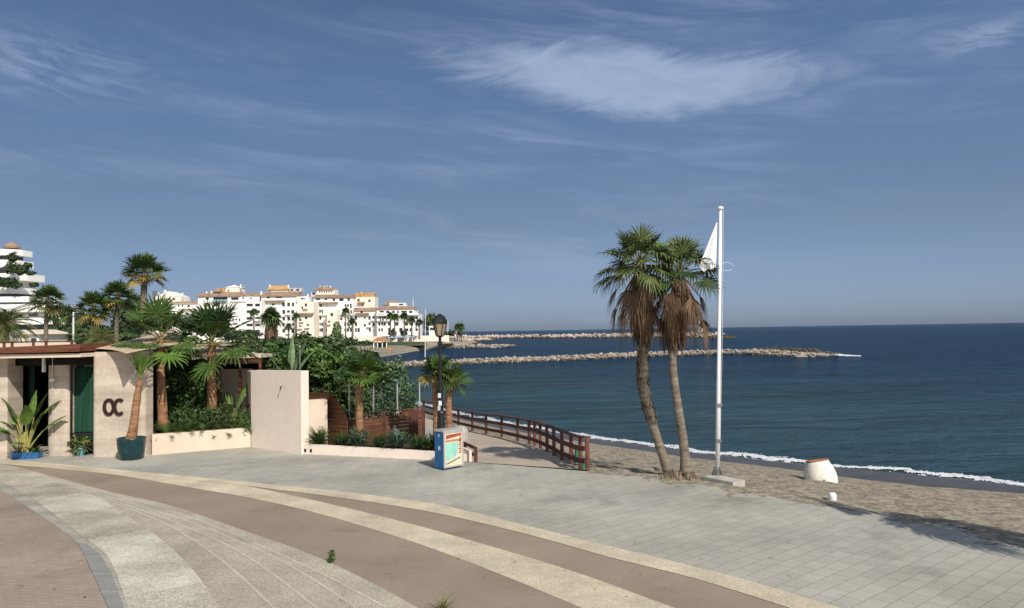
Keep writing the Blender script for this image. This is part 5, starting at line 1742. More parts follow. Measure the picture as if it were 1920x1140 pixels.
# thin lamp in the garden
lpx = Y(562, 655, 27.8)
gl = thing('garden_lamp', 'slim grey garden lamp with a small white globe above the pale pink wall', 'lamp', (lpx.x, 27.8, 0))
mb = MB(); mb.tube([V((lpx.x, 27.8, 0)), V((lpx.x, 27.8, lpx.z))], .03, 8); mb.build('pole', 'steel', gl)
mb = MB(); mb.lathe(V((lpx.x, 27.8, lpx.z)), [(.03, 0), (.05, .04), (.06, .09), (.035, .14), (0, .15)], 14); mb.build('globe', 'steel', gl, smooth=True)

# dark trees in the middle distance on the left
def tree(label, px, D, blobs, n, size, seed, mats, group='trees behind the beach club'):
    return bpx('broad_tree', label, 'tree', (px, 700), D, blobs, n, size, seed, mats, group)
tree('dark round tree between the tallest palm and the thin-trunked palm', 248, 66, [(244, 600, 26, 46, 2.2, 0), (258, 625, 20, 34, 2, 0), (225, 640, 24, 26, 2, -1), (262, 575, 14, 24, 1.6, 0)], 3400, .42, 91, ['leaf_tree', 'leaf_tree', 'leaf_fan_dark'])
tree('dark tree behind the olive-fronded background palm', 160, 68, [(158, 620, 26, 26, 2, 0), (185, 630, 22, 24, 2, 0), (140, 640, 18, 18, 1.6, 0)], 2400, .42, 92, ['leaf_tree', 'leaf_fan_dark'])
tree('dark bushes at the foot of the round terraced building', 105, 84, [(108, 630, 22, 18, 2, 0), (90, 640, 16, 14, 2, 0), (128, 632, 14, 20, 2, 0), (60, 645, 20, 10, 1.5, 0)], 1800, .5, 93, ['leaf_tree', 'leaf_hedge'])
tree('green trees left of the marina apartments, behind the planter palms', 330, 140, [(318, 600, 20, 14, 3, 0), (350, 606, 26, 14, 3, 0), (380, 614, 22, 14, 3, 0), (300, 606, 18, 16, 3, 0), (415, 622, 26, 12, 3, 0), (460, 628, 26, 10, 3, 0)], 3400, .75, 94, ['leaf_tree', 'leaf_fan_dark'])

# ------------------------------------------------------------------ low house at left
hb = Y(50, 640, 62)
hs = thing('low_house', 'small white house with a pale roof behind the timber roof edge', 'house', (hb.x, 62, 0))
mb = MB(); x0, x1 = X(24, 628, 62), X(74, 628, 62); zt = Y(50, 627, 62).z
mb.box((x0, 62, 0), (x1, 66, zt)); mb.build('wall', 'house_white', hs)
mb = MB(); zr = Y(50, 618, 62).z; mb.hexa([V((x0 - .2, 61.7, zt)), V((x1 + .3, 61.7, zt)), V((x1 + .3, 66.3, zt)), V((x0 - .2, 66.3, zt)), V((x0 + .1, 63.5, zr)), V((x1 - .5, 63.5, zr)), V((x1 - .5, 65, zr)), V((x0 + .1, 65, zr))]); mb.build('roof', 'canvas_cream', hs)
mb = MB(); mb.box((X(58, D=62), 61.95, Y(58, 640, 62).z), (X(68, D=62), 61.98, Y(58, 634, 62).z)); mb.build('window', 'pane', hs)
mb = MB(); x = X(137, D=60); mb.tube([V((x, 60, 0)), V((x, 60, Y(137, 585, 60).z))], [.09, .06], 8); tag(mb.build('white_post', 'pole_white', origin=(x, 60, 0)), 'slim white post right of the round terraced building', 'post')

# ------------------------------------------------------------------ round terraced apartment building
TD = 160.0
tb = thing('terraced_building', 'white apartment building with curved stepped terraces at the left edge', 'building', (Y(30, 640, TD).x, TD, 0))
tiers = [  # right end px, top py of parapet, bottom py of parapet
    (46, 466, 477), (48, 487, 500), (69, 513, 526), (71, 540, 551), (100, 557, 567), (134, 571, 585), (136, 596, 608), (138, 618, 640)]
def rounded(xr, y0, y1, xl, r):
    pr = [(xl, y0)]
    for k in range(9):
        a = rad(-90 + 90 * k / 8); pr.append((xr - r + r * math.cos(a), y0 + r + r * math.sin(a)))
    pr += [(xr, y1), (xl, y1)]
    return pr
def prism(mb, pr, z0, z1):
    n = len(pr)
    for i in range(n):
        a, b = pr[i], pr[(i + 1) % n]; mb.face([(a[0], a[1], z0), (b[0], b[1], z0), (b[0], b[1], z1), (a[0], a[1], z1)])
    mb.face([(p[0], p[1], z1) for p in pr]); mb.face([(p[0], p[1], z0) for p in reversed(pr)])
xl = Y(-260, 600, TD).x
for i, (pr_, t_, b_) in enumerate(tiers):
    xr = Y(pr_ + 15, t_, TD + 6).x; z1, z0 = Y(pr_, t_, TD).z, Y(pr_, b_, TD).z
    yo = TD - 1.2 * i
    mb = MB(); prism(mb, rounded(xr, yo, TD + 6, xl, 3.2), z0, z1); mb.build('terrace', 'house_white', tb)
    zn = Y(0, tiers[i + 1][1], TD).z if i + 1 < len(tiers) else -1
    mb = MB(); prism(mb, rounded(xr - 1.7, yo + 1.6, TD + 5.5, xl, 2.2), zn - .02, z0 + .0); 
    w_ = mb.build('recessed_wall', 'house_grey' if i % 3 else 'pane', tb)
    if i % 3:
        for k in range(4):
            x = xr - 2.6 - k * 3.1
            mb = MB(); mb.box((x - 1.9, yo + 1.56, zn + .1), (x, yo + 1.59, z0 - .25)); mb.build('window', 'pane', tb)
mb = MB(); c_ = Y(22, 466, TD + 2.5); mb.lathe((c_.x, TD + 2.5, c_.z), [(1.7, 0), (1.7, .35), (1.0, .9), (.35, 1.3)], 14); mb.build('roof', 'tile_roof', tb)
for lb, bl, sd in [('dark tree growing from the upper terraces of the round building', [(24, 482, 10, 9, 1.0, 0), (22, 502, 14, 13, 1.2, 0), (40, 506, 14, 10, 1.2, 0), (52, 498, 8, 6, .8, 0), (58, 512, 9, 4, .6, 0)], 96), ('dark shrubs on the middle terraces of the round building', [(10, 528, 22, 8, 1, 0), (30, 535, 10, 5, .8, 0), (64, 534, 8, 4, .8, 0)], 97)]:
    bpx('terrace_tree', lb, 'tree', (20, 520), TD - 6.2, bl, 1500, .55, sd, ['leaf_tree', 'leaf_fan_dark'], 'terrace planting', zb=Y(20, 530, TD).z, stem=False)

# ------------------------------------------------------------------ marina apartments
DM = 345.0
GZ = Y(700, 633, DM).z - 1.0
def facade(mb, wl, x0, x1, z0, z1, y, ops, dep):
    xs = sorted({x0, x1, *[v for o in ops for v in (o[0], o[2])]}); zs = sorted({z0, z1, *[v for o in ops for v in (o[1], o[3])]})
    for a, b in zip(xs, xs[1:]):
        for c, d in zip(zs, zs[1:]):
            mx, mz = (a + b) / 2, (c + d) / 2
            if any(o[0] < mx < o[2] and o[1] < mz < o[3] for o in ops): continue
            mb.face([(a, y, c), (b, y, c), (b, y, d), (a, y, d)])
    for a, c, b, d in ops:
        e = y + dep
        mb.face([(a, y, c), (b, y, c), (b, e, c), (a, e, c)]); mb.face([(a, e, d), (b, e, d), (b, y, d), (a, y, d)])
        mb.face([(a, y, d), (a, y, c), (a, e, c), (a, e, d)]); mb.face([(b, e, d), (b, e, c), (b, y, c), (b, y, d)])

def block(root, x0, x1, pt, pb, D, thick, wins, m_, balc=0.0, rng=None, nm='wall'):
    mb = MB()
    ax, bx_ = Y(x0, pt, D).x, Y(x1, pt, D).x; z1 = Y((x0 + x1) / 2, pt, D).z; z0 = Y((x0 + x1) / 2, pb, D).z if pb else GZ
    ops = []
    for w in wins:
        cx, cy, ww, hh = w[:4]
        q = Y(cx, cy, D); sx = ww / 2 * D / F; sz = hh / 2 * D / F
        o = (q.x - sx, q.z - sz, q.x + sx, q.z + sz)
        if o[0] <= ax + .1 or o[2] >= bx_ - .1 or o[1] <= z0 + .1 or o[3] >= z1 - .1: continue
        if any(o[0] < p[2] and o[2] > p[0] and o[1] < p[3] and o[3] > p[1] for p in ops): continue
        ops.append(o)
    facade(mb, root, ax, bx_, z0, z1, D, ops, .7)
    for f in ([(ax, D + thick, z0), (ax, D, z0), (ax, D, z1), (ax, D + thick, z1)], [(bx_, D, z0), (bx_, D + thick, z0), (bx_, D + thick, z1), (bx_, D, z1)],
              [(ax, D, z1), (bx_, D, z1), (bx_, D + thick, z1), (ax, D + thick, z1)], [(bx_, D + thick, z0), (ax, D + thick, z0), (ax, D + thick, z1), (bx_, D + thick, z1)]):
        mb.face(f)
    wl = mb.build(nm, m_, root)
    for o in ops:
        mb = MB(); mb.box((o[0] + .003, D + .55, o[1] + .003), (o[2] - .003, D + .66, o[3] - .003)); pn = mb.build('window', 'pane', root)
        if balc and rng.random() < balc:
            mb = MB(); h = (o[3] - o[1])
            mb.box((o[0] - .4, D - 1.1, o[1] - .55), (o[2] + .4, D - .003, o[1] - .35)); mb.box((o[0] - .4, D - 1.1, o[1] - .35), (o[2] + .4, D - .95, o[1] + h * .28))
            mb.build('balcony', m_, root)
    return wl
def troof(root, x0, x1, pe, pr_, D, run=5.0, over=.8, m_='tile_roof', hip=1.5):
    mb = MB(); ax, bx_ = Y(x0, pe, D).x, Y(x1, pe, D).x; ze, zr = Y((x0 + x1) / 2, pe, D).z, Y((x0 + x1) / 2, pr_, D).z
    mb.hexa([V((ax - over, D - over, ze - .25)), V((bx_ + over, D - over, ze - .25)), V((bx_ + over, D + 2 * run, ze - .25)), V((ax - over, D + 2 * run, ze - .25)),
             V((ax - over + hip, D + run * .6, zr)), V((bx_ + over - hip, D + run * .6, zr)), V((bx_ + over - hip, D + run, zr)), V((ax - over + hip, D + run, zr))])
    mb.build('roof', m_, root)
def strip(root, nm, x0, x1, pt, pb, D, out, m_):
    mb = MB(); a = Y(x0, pt, D); b = Y(x1, pt, D); z0 = Y((x0 + x1) / 2, pb, D).z; z1 = Y((x0 + x1) / 2, pt, D).z
    mb.hexa([V((a.x, D - out, z0)), V((b.x, D - out, z0)), V((b.x, D - .004, z0)), V((a.x, D - .004, z0)), V((a.x, D - out, z0 + .25)), V((b.x, D - out, z0 + .25)), V((b.x, D - .004, z1)), V((a.x, D - .004, z1))])
    mb.build(nm, m_, root)
def chim(root, px, pt, pb, D, m_='house_white', w_=2.2):
    mb = MB(); a = Y(px, pt, D); z0 = Y(px, pb, D).z; s = w_ * D / F / 2
    mb.box((a.x - s, D + 2, z0), (a.x + s, D + 2 + 2 * s, a.z)); mb.build('chimney', m_, root)
def bldg(label, px, D=DM):
    return thing('apartment_building', label, 'building', (Y(px, 630, D).x, D, GZ), 'white apartment blocks of the marina')
def rows(xs, ys, w_, h_, rng, p=1.0):
    return [(x + rng.uniform(-.5, .5), y, w_ * 1.15 * rng.uniform(.8, 1.2), h_ * 1.12 * rng.uniform(.85, 1.15)) for x in xs for y in ys if rng.random() < p]
R5 = random.Random(99)
# gabled house, left end
t = bldg('small gabled white block at the left end of the marina row', 316, DM + 18); D = DM + 18
block(t, 291.6, 340, 556, 569, D, 10, [(309, 560.5, 3.4, 5), (317.5, 560.5, 4.4, 5), (326, 560.5, 4.4, 5)], 'house_cream')
mb = MB(); a, b, c = Y(291.6, 556, D), Y(340, 556, D), Y(315, 546, D)
mb.face([a, b, c]); mb.face([V((a.x, D + 10, a.z)), V((c.x, D + 10, c.z)), V((b.x, D + 10, b.z))]); mb.face([a, c, V((c.x, D + 10, c.z)), V((a.x, D + 10, a.z))]); mb.face([c, b, V((b.x, D + 10, b.z)), V((c.x, D + 10, c.z))]); mb.build('gable', 'house_cream', t)
chim(t, 294, 548, 560, D); chim(t, 338, 549, 560, D, w_=3); chim(t, 305.5, 543, 552, D, w_=3)
block(t, 280, 372, 569, 582, D - 2, 9, [(335, 573.5, 3, 4), (342, 573.5, 3, 4), (353.5, 574, 5, 4), (318, 574, 3, 4), (300, 574, 3, 4)], 'house_white', nm='wall')
troof(t, 312, 371, 569, 565, D - 2, 3, .4)
block(t, 276, 372, 582, None, D - 5, 9, rows([290, 305, 320, 335, 350, 362], [588, 600, 612], 4, 5, R5, .7), 'house_white', nm='wall')
troof(t, 330, 368, 582, 579, D - 5, 2, .3)
mb = MB(); q = Y(287, 545, D); mb.box((q.x - .8, D + 1, Y(287, 560, D).z), (q.x + .8, D + 2, q.z)); mb.build('roof_mast', 'steel', t)
# block with glazed cyan balcony
t = bldg('white block with a cyan glazed balcony under a brown tiled roof', 405); D = DM + 6
block(t, 371, 450, 555, None, D, 14, [(388.5, 560, 5.5, 6), (413, 560, 27, 6.5), (440, 560, 14, 5), (387, 572, 10, 9), (405, 571, 12, 9)] + rows([380, 392, 405, 418], [586, 598, 610], 6, 6, R5, .8), 'house_white')
strip(t, 'balcony', 399, 427, 561.5, 564.5, D - .1, 1.4, 'pane_cyan'); strip(t, 'balcony', 380, 412, 575, 579, D - .1, 1.2, 'house_white')
troof(t, 370, 450, 554.6, 547, D, 5)
block(t, 422.6, 449.5, 538, 552, D + 3, 7, [(428, 545, 3, 4)], 'house_cream', nm='penthouse')
troof(t, 422.6, 449.5, 538, 533.5, D + 3, 3.5, .3, 'house_cream', 4)
block(t, 415, 422.4, 540, 552, D + 3.5, 6, [], 'tile_orange', nm='stair_tower'); chim(t, 448.5, 532.5, 540, D); chim(t, 393, 545, 552, D); chim(t, 384, 546, 552, D)
strip(t, 'awning', 403, 416, 540, 547, D + 2.5, 1.5, 'tile_roof')
# white block with two window columns
t = bldg('plain white block with two columns of wide dark windows', 460); D = DM - 6
block(t, 431, 490, 565, None, D, 16, [(x, y, w_, 5.2) for y in (572, 584.5, 597, 609.5, 621) for x, w_ in ((468, 12), (482.6, 9.5))] + [(424, 596, 4, 6), (432, 597, 5, 6)] + [(x, 600, 3.2, 5.5) for x in (437, 443, 449)], 'house_white', .3, R5)
strip(t, 'parapet', 430.5, 462, 563.8, 567, D, .3, 'house_grey')
block(t, 449.5, 486.5, 554, 565, D + 8, 8, [(456, 559, 4, 3), (470, 559.5, 4, 3)], 'house_white', nm='penthouse')
troof(t, 449.5, 487, 554, 548.5, D + 8, 4, .5); chim(t, 487, 546, 556, D + 6, w_=3)
# block with pergola
t = bldg('white block with an orange-brown pergola on its roof', 520); D = DM
block(t, 490, 557, 554.6, None, D, 14, rows([531.6, 541, 549], [571, 585, 597.5, 609, 620.5], 4.6, 6, R5, 1) + rows([498, 508, 519], [585, 598, 610, 621], 4.6, 5, R5, .55) + [(503, 558, 6, 3), (523, 557.5, 12, 3), (512, 571, 5, 4), (497, 575, 4, 3)], 'house_white', .2, R5)
troof(t, 490, 557, 554.4, 546, D, 5); strip(t, 'awning', 494, 534, 563, 566, D, 1.4, 'tile_roof')
block(t, 508, 540, 542.5, 547, D + 4, 6, [], 'house_cream', nm='penthouse'); troof(t, 502, 540, 542.3, 535, D + 4, 3, .6, 'tile_orange'); 
block(t, 541, 565, 540, 547, D + 5, 5, [(547, 543.5, 4, 4), (558, 543.5, 5, 4)], 'house_grey', nm='penthouse')
chim(t, 503, 533.5, 542, D + 3); chim(t, 538, 533.5, 542, D + 3)
# cream block stepping forward
t = bldg('cream block with a brown awning band and few windows', 572); D = DM - 7
block(t, 557, 588, 566, None, D, 16, [(573.5, 573, 4.5, 8), (567, 577, 4, 4), (574, 596, 4.5, 5), (563, 600, 5, 4), (577, 610, 4.5, 5), (563, 612, 5, 4), (570, 622, 5, 4)], 'house_cream', .4, R5)
strip(t, 'awning', 560, 588, 586.5, 590, D, 1.4, 'tile_roof'); strip(t, 'balcony', 562, 570, 602, 604, D, 1, 'house_cream'); chim(t, 575, 551, 567, D + 6, w_=2)
block(t, 556, 576, 556, 566, D + 6, 8, [(566, 560, 5, 3), (570, 560, 3, 3)], 'house_white', nm='penthouse')
# tall central block
t = bldg('tallest white block with a stepped tiled roof and a row of six small attic windows', 625); D = DM + 3
block(t, 588, 662.5, 557, None, D, 14, [(596, 561.8, 8, 5), (611, 561.8, 4.5, 5.5), (626, 561.8, 4.5, 5.5), (640, 561.8, 8, 5.5), (653.6, 561.8, 4.5, 5.5)] +
      rows([602, 647.5, 652.5, 658], [574], 3, 7, R5) + rows([593, 600, 604, 647, 652.5, 658], [585, 596.5, 608, 619], 3.2, 5.6, R5, .95) + rows([613, 620, 632, 640], [598, 609, 619], 4.2, 4.4, R5, .5), 'house_white', .2, R5)
troof(t, 588, 662, 556.8, 552.5, D, 5); strip(t, 'awning', 590, 634, 566.5, 569.5, D, 1.6, 'tile_roof'); strip(t, 'balcony', 589, 663, 589, 591, D, 1.1, 'house_white')
block(t, 593, 627, 543, 552.5, D + 4, 8, [(x, 547.5, 2.2, 3) for x in (599.5, 603.7, 608, 612.3, 616.6, 621)], 'house_cream', nm='penthouse')
troof(t, 589, 624, 542.8, 536.5, D + 4, 4, .6, 'tile_roof', 3)
block(t, 583, 593, 548, 557, D + 5, 6, [(588, 551, 4, 4)], 'house_grey', nm='penthouse')
for px in (598, 606, 612, 618): chim(t, px, 535, 541, D + 5, w_=1.6)
block(t, 613, 632, 580, None, D - 6, 6, [(622, 590, 5, 6), (617, 604, 4, 5), (626, 617, 4, 5)], 'house_cream', .5, R5, nm='wall')
# orange tower
t = bldg('cream tower with a bright orange cap above a tiled roof', 683); D = DM + 4
block(t, 663.5, 703, 557, 577, D + 2, 9, [(692.5, 564, 4, 4.5), (672, 563, 4.5, 5), (680, 572, 3, 3)], 'house_cream', nm='tower')
block(t, 665.5, 674.5, 548.5, 557, D + 3, 5, [], 'tile_orange', nm='orange_cap'); block(t, 675.5, 701.5, 549, 557, D + 2.6, 6, [], 'tile_orange', nm='orange_cap'); chim(t, 676, 547.5, 556, D + 3); chim(t, 700, 548, 556, D + 3)
strip(t, 'awning', 671, 684, 566, 569, D + 2, 1.5, 'tile_roof')
block(t, 663, 705, 582, None, D - 2, 14, rows([668, 673, 678], [585], 3.5, 5, R5) + rows([667, 672, 693, 700], [596, 608, 619], 3.6, 6, R5, .9) + [(684, 610, 4, 5), (684, 596, 3, 4)], 'house_white', .25, R5)
troof(t, 664, 706, 582, 576.5, D - 2, 4, .5); strip(t, 'awning', 666, 692, 586.5, 590, D - 2, 1.4, 'tile_roof')
# right end block
t = bldg('long white block at the right end of the marina row, stepping down to the sea', 745); D = DM - 2
block(t, 706, 777, 579, None, D, 14, [(715.5, 585, 8, 4.5), (727, 585, 6.5, 4.5), (737.5, 585, 5, 4.5), (746, 585, 3.5, 4.5), (757.5, 585, 11, 4.5), (770, 585, 6.5, 4.5)] +
      rows([689, 711, 716.5, 721, 730], [596.5, 607.5, 618.5], 3.6, 5.6, R5, .95) + rows([738, 744, 752, 762, 771], [596.5, 607.5, 618.5], 5, 5.5, R5, .85), 'house_white', .35, R5)
block(t, 777, 786, 588.5, None, D, 12, [(781, 596, 5, 5), (781, 607, 4, 5), (781, 618, 4.5, 5)], 'house_white', nm='wall')
strip(t, 'balcony', 706, 786, 589, 591.5, D, 1.3, 'house_white')
troof(t, 706, 777, 578.8, 574, D, 5, .5)
block(t, 729, 744, 565.5, 574, D + 4, 6, [], 'house_cream', nm='penthouse'); block(t, 744.5, 760, 568, 574, D + 4, 6, [(752, 571, 8, 3)], 'house_white', nm='penthouse'); troof(t, 718, 730, 571, 564.5, D + 4, 3, .3); troof(t, 729, 744, 565.3, 562, D + 4, 3, .3)
mb = MB(); q = Y(774.5, 560, D + 3); mb.tube([V((q.x, D + 3, Y(774, 576, D).z)), V((q.x, D + 3, q.z))], [.22, .08], 6); mb.build('roof_mast', 'pole_white', t)
# promenade wall and awnings along the foot
sw = tag((lambda m_: (m_.box((Y(655, 631, 318).x, 318, -.5), (Y(842, 631, 318).x, 318.6, Y(720, 630.5, 318).z)), m_.build('quay_wall', 'house_cream', origin=(Y(720, 631, 318).x, 318, 0)))[1])(MB()), 'long low cream wall along the marina promenade', 'wall')
aw = thing('blue_awning', 'pale blue awnings in front of the right end marina block', 'awning', (Y(750, 632, 312).x, 312, 0))
mb = MB(); a, b = Y(728, 629, 312), Y(776, 629, 312); zt = a.z; mb.hexa([V((a.x, 311, zt - .9)), V((b.x, 311, zt - .9)), V((b.x, 315, zt - .2)), V((a.x, 315, zt - .2)), V((a.x, 311, zt - .75)), V((b.x, 311, zt - .75)), V((b.x, 315, zt)), V((a.x, 315, zt))]); mb.build('canopy', 'awning_blue', aw)
for px in (730, 745, 760, 774):
    mb = MB(); x = X(px, D=311.4); mb.box((x, 311.3, -.5), (x + .25, 311.5, zt - .9)); mb.build('post', 'pole_white', aw)
for i, (px, py, hw, lb) in enumerate([(736, 624, 8, 'round bush left of centre before the right end marina block'), (757, 624.5, 7, 'round bush right of centre before the right end marina block')]):
    bpx('round_bush', lb, 'shrub', (px, 632), 316, [(px, py, hw, 5.5, 1.6, 0)], 260, .8, 120 + i, ['leaf_tree', 'leaf_hedge'], 'bushes on the marina promenade', zb=0)
tree('row of dark trees along the shore road below the white marina blocks', 600, 235, [(520, 640, 26, 9, 3, 0), (565, 638, 24, 9, 3, 0), (608, 640, 24, 9, 3, 0), (650, 642, 22, 9, 3, 0), (686, 645, 18, 7, 2.5, 0), (480, 642, 24, 9, 3, 0)], 3200, .9, 95, ['leaf_tree', 'leaf_fan_dark'])
# beach hut with thatched roof
ht = thing('beach_hut', 'open beach hut with an orange thatched roof on white posts', 'hut', (Y(713, 650, 215).x, 215, -.4))
mb = MB(); a, b = Y(699, 640, 215), Y(729, 640, 215); zr = Y(713, 632.5, 215).z
mb.hexa([V((a.x, 213, a.z)), V((b.x, 213, a.z)), V((b.x, 218, a.z)), V((a.x, 218, a.z)), V((a.x + 1.2, 214.8, zr)), V((b.x - 1.2, 214.8, zr)), V((b.x - 1.2, 216, zr)), V((a.x + 1.2, 216, zr))]); mb.build('roof', 'thatch', ht)
for px in (702, 709, 718, 726):
    mb = MB(); x = X(px, D=213.6); mb.box((x - .12, 213.5, -.6), (x + .12, 213.75, a.z + .02)); mb.build('post', 'pole_white', ht)
mb = MB(); mb.box((a.x + .6, 216.4, -.5), (b.x - .6, 216.6, a.z - .4)); mb.build('back_wall', 'pane', ht)
hu = thing('beach_hut', 'small low orange-roofed kiosk on the sand right of the open beach hut', 'hut', (Y(730, 656, 190).x, 190, -.5))
mb = MB(); a, b = Y(724, 657, 190), Y(737, 657, 190); zr = Y(730, 652.5, 190).z; mb.hexa([V((a.x, 189, a.z)), V((b.x, 189, a.z)), V((b.x, 192, a.z)), V((a.x, 192, a.z)), V((a.x + .6, 190, zr)), V((b.x - .6, 190, zr)), V((b.x - .6, 191, zr)), V((a.x + .6, 191, zr))]); mb.build('roof', 'thatch', hu)
mb = MB(); mb.box((a.x + .3, 189.4, -1), (b.x - .3, 191.6, a.z)); mb.build('wall', 'house_cream', hu)
# lawn and sand in front of the marina
mb = MB(); mb.face([G(715, 648, .02), G(800, 648, .02), G(800, 641, .02), G(715, 641, .02)]); struct(mb.build('lawn', 'lawn'))
mb = MB(); fr_ = polyresample([G(x, y, -1.62) for x, y in ((715, 672), (745, 666), (775, 660), (815, 655), (850, 652))], 30); bk_ = polyresample([G(x, y, .06) for x, y in ((700, 648.5), (760, 647.5), (800, 646), (850, 643.5))], 30)
mb.grid([[a.lerp(b, t / 5) + V((0, 0, .12 * noise.noise(V((a.x * .2, t, 0))))) for t in range(6)] for a, b in zip(fr_, bk_)]); struct(mb.build('far_beach', 'sand'))
# marina palms
for i, (px, py, pb_, sz, lb) in enumerate([(660.5, 603, 633, 1.0, 'slim palm before the orange-capped tower block'), (732, 592, 628, .9, 'left of the palms before the right end marina block'), (740, 594, 628, .9, 'second palm before the right end marina block'),
                                 (758, 592, 628, 1.0, 'third palm before the right end marina block'), (772, 599, 630, .9, 'fourth palm before the right end marina block'), (786, 604, 632, .8, 'rightmost palm before the right end marina block'),
                                 (555, 592, 632, .8, 'palm before the cream marina block'), (541, 612, 634, .8, 'short palm before the pergola block'), (648, 583, 634, .8, 'palm against the upper floors of the tallest block'), (476, 585, 634, .8, 'palm before the two window columns of the plain white block')]):
    fan_palm('fan_palm', lb, 'palm tree', path_px([(px, pb_ + 4), (px, py)], 312), .32, .28, 1.9 * sz, .9, 18, 8, 130 + i, 'marina palms', trunk='trunk_far', dark=True, tsub=2, tn=6)
bpx('broad_tree', 'yellow-green tree at the right end of the marina behind the black lantern', 'tree', (806, 630), 330, [(804, 600, 9, 12, 2.2, 0), (812, 596, 7, 8, 2, 0), (800, 612, 6, 9, 2, 0), (820, 607, 6, 8, 2, 0)], 900, 1.0, 141, ['leaf_olive', 'leaf_fan', 'leaf_tree'], 'trees at the marina end', zb=0)
bpx('broad_tree', 'low dark bushes on the harbour spit right of the black lantern', 'tree', (845, 630), 335, [(846, 625, 9, 5, 2, 0), (862, 624, 5, 5, 1.5, 0), (830, 624, 7, 7, 1.5, 0)], 500, .9, 142, ['leaf_tree', 'leaf_fan_dark'], 'trees at the marina end', zb=0)
kh = thing('harbour_hut', 'tiny white harbour hut with a pointed roof on the spit', 'hut', (X(855, 628, 340), 340, 0))
mb = MB(); x0, x1 = X(851.5, D=340), X(858, D=340); zt = Y(855, 624, 340).z; mb.box((x0, 340, -1), (x1, 343, zt)); mb.build('wall', 'house_white', kh)
mb = MB(); c_ = Y(855, 620.5, 340); mb.face([(x0, 339.9, zt), (x1, 339.9, zt), (c_.x, 341.5, c_.z)]); mb.face([(x1, 339.9, zt), (x1, 343, zt), (c_.x, 341.5, c_.z)]); mb.face([(x1, 343, zt), (x0, 343, zt), (c_.x, 341.5, c_.z)]); mb.face([(x0, 343, zt), (x0, 339.9, zt), (c_.x, 341.5, c_.z)]); mb.build('roof', 'house_cream', kh)
hb = thing('harbour_house', 'low pale house beside the yellow-green tree at the marina end', 'house', (X(812, 628, 328), 328, 0))
mb = MB(); mb.box((X(806, D=328), 328, -1), (X(824, D=328), 333, Y(812, 611, 328).z)); mb.build('wall', 'house_white', hb); mb = MB(); mb.box((X(808, D=328), 327.9, Y(8, 627, 328).z), (X(816, D=328), 327.95, Y(812, 619, 328).z)); mb.build('window', 'pane', hb)
for i, (px, pt_, pb_, D, lb, m_, r_) in enumerate([(798, 579, 668, 150, 'tall slim white mast on the beach left of the black lantern', 'pole_white', .09), (858, 602, 630, 335, 'left of the three thin masts on the harbour spit', 'steel', .2), (862, 601, 630, 335, 'middle of the three thin masts on the harbour spit', 'steel', .2), (866, 600, 630, 335, 'right of the three thin masts on the harbour spit', 'iron', .2), (840, 601, 628, 336, 'single pale mast right of the black lantern on the spit', 'pole_white', .2)]):
    mb = MB(); a = Y(px - 1, pb_, D); b = Y(px, pt_, D); mb.tube([V((a.x, D, -1.2)), b], [r_, r_ * .6], 6)
    tag(mb.build('slim_mast', m_, origin=(a.x, D, -1.2)), lb, 'mast', 'thin masts along the shore')
for i, (px, py, lb) in enumerate([(858, 612, 'tiny palm beside the left thin mast on the spit'), (864, 612, 'tiny palm between the thin masts on the spit')]):
    fan_palm('fan_palm', lb, 'palm tree', path_px([(px, 632), (px, py)], 333), .3, .28, 1.7, .8, 16, 7, 150 + i, 'marina palms', trunk='trunk_far', dark=True, tsub=2, tn=6)

# ------------------------------------------------------------------ breakwaters
def breakwater(label, line, wids, top, rsize, seed, mats=('rock_pale', 'rock_dark'), den=1.0, seg=None):
    rng = random.Random(seed)
    line = [V(p) for p in line]
    t = thing('breakwater', label, 'breakwater', (line[0].x, line[0].y, SEAZ))
    total = sum((b - a).length for a, b in zip(line, line[1:]))
    n = max(8, int(total / rsize * 1.1 * den))
    pts = polyresample(line, n)
    rk = MB(); core = rk
    rws = []
    for i, p in enumerate(pts):
        u = i / (n - 1); w_ = interp(wids, u); h = interp(top, u)
        d = (pts[min(n - 1, i + 1)] - pts[max(0, i - 1)]); d.z = 0; d.normalize(); nn = V((d.y, -d.x, 0))
        if nn.y > 0: nn = -nn           # towards the camera
        rws.append([V((p.x, p.y, SEAZ - .4)) + nn * w_, V((p.x, p.y, SEAZ + h * .55)) + nn * w_ * .5, V((p.x, p.y, SEAZ + h * .7)), V((p.x, p.y, SEAZ + h * .5)) - nn * w_ * .5, V((p.x, p.y, SEAZ - .4)) - nn * w_])
        for (o, z, s, dark) in ((1.02, .06, 1.0, 1), (.72, .40, .9, 0), (.42, .7, 1, 0), (.05, .85, 1.0, 0), (-.4, .7, .9, 0), (.95, .15, .9, 1)):
            q = V((p.x, p.y, SEAZ + h * z)) + nn * w_ * o + d * rng.uniform(-.4, .4) * rsize + nn * rng.uniform(-.2, .2) * w_ + V((0, 0, rng.uniform(-.12, .2) * h))
            rock(rk, q, rsize * .62 * s * rng.uniform(.55, 1.4), rng, 1 if (dark or rng.random() < .06) else 0)
    core.grid(rws)
    rk.build('rocks', list(mats), t)
    return t
def W(px, py): return G(px, py, SEAZ)
breakwater('long pale rock breakwater crossing the bay in the middle distance', [W(700, 690), W(757, 687), W(862, 682), W(1030, 676), W(1195, 668.5), W(1345, 663.5), W(1413, 663.5), W(1455, 666), W(1511, 668.5), W(1545, 667.5)],
           [(0, 2.7), (.8, 2.7), (1, 2.6)], [(0, .70), (.3, .72), (.75, .80), (.9, .85), (1, .45)], .56, 201)
breakwater('dark low rocks continuing the end of the long pale breakwater', [W(1415, 662.5), W(1470, 661.5), W(1525, 664.5), W(1560, 667)], [(0, 2.5), (1, 2)], [(0, .95), (.7, .9), (1, .3)], .75, 202, ('rock_dark', 'rock_dark'), .8)
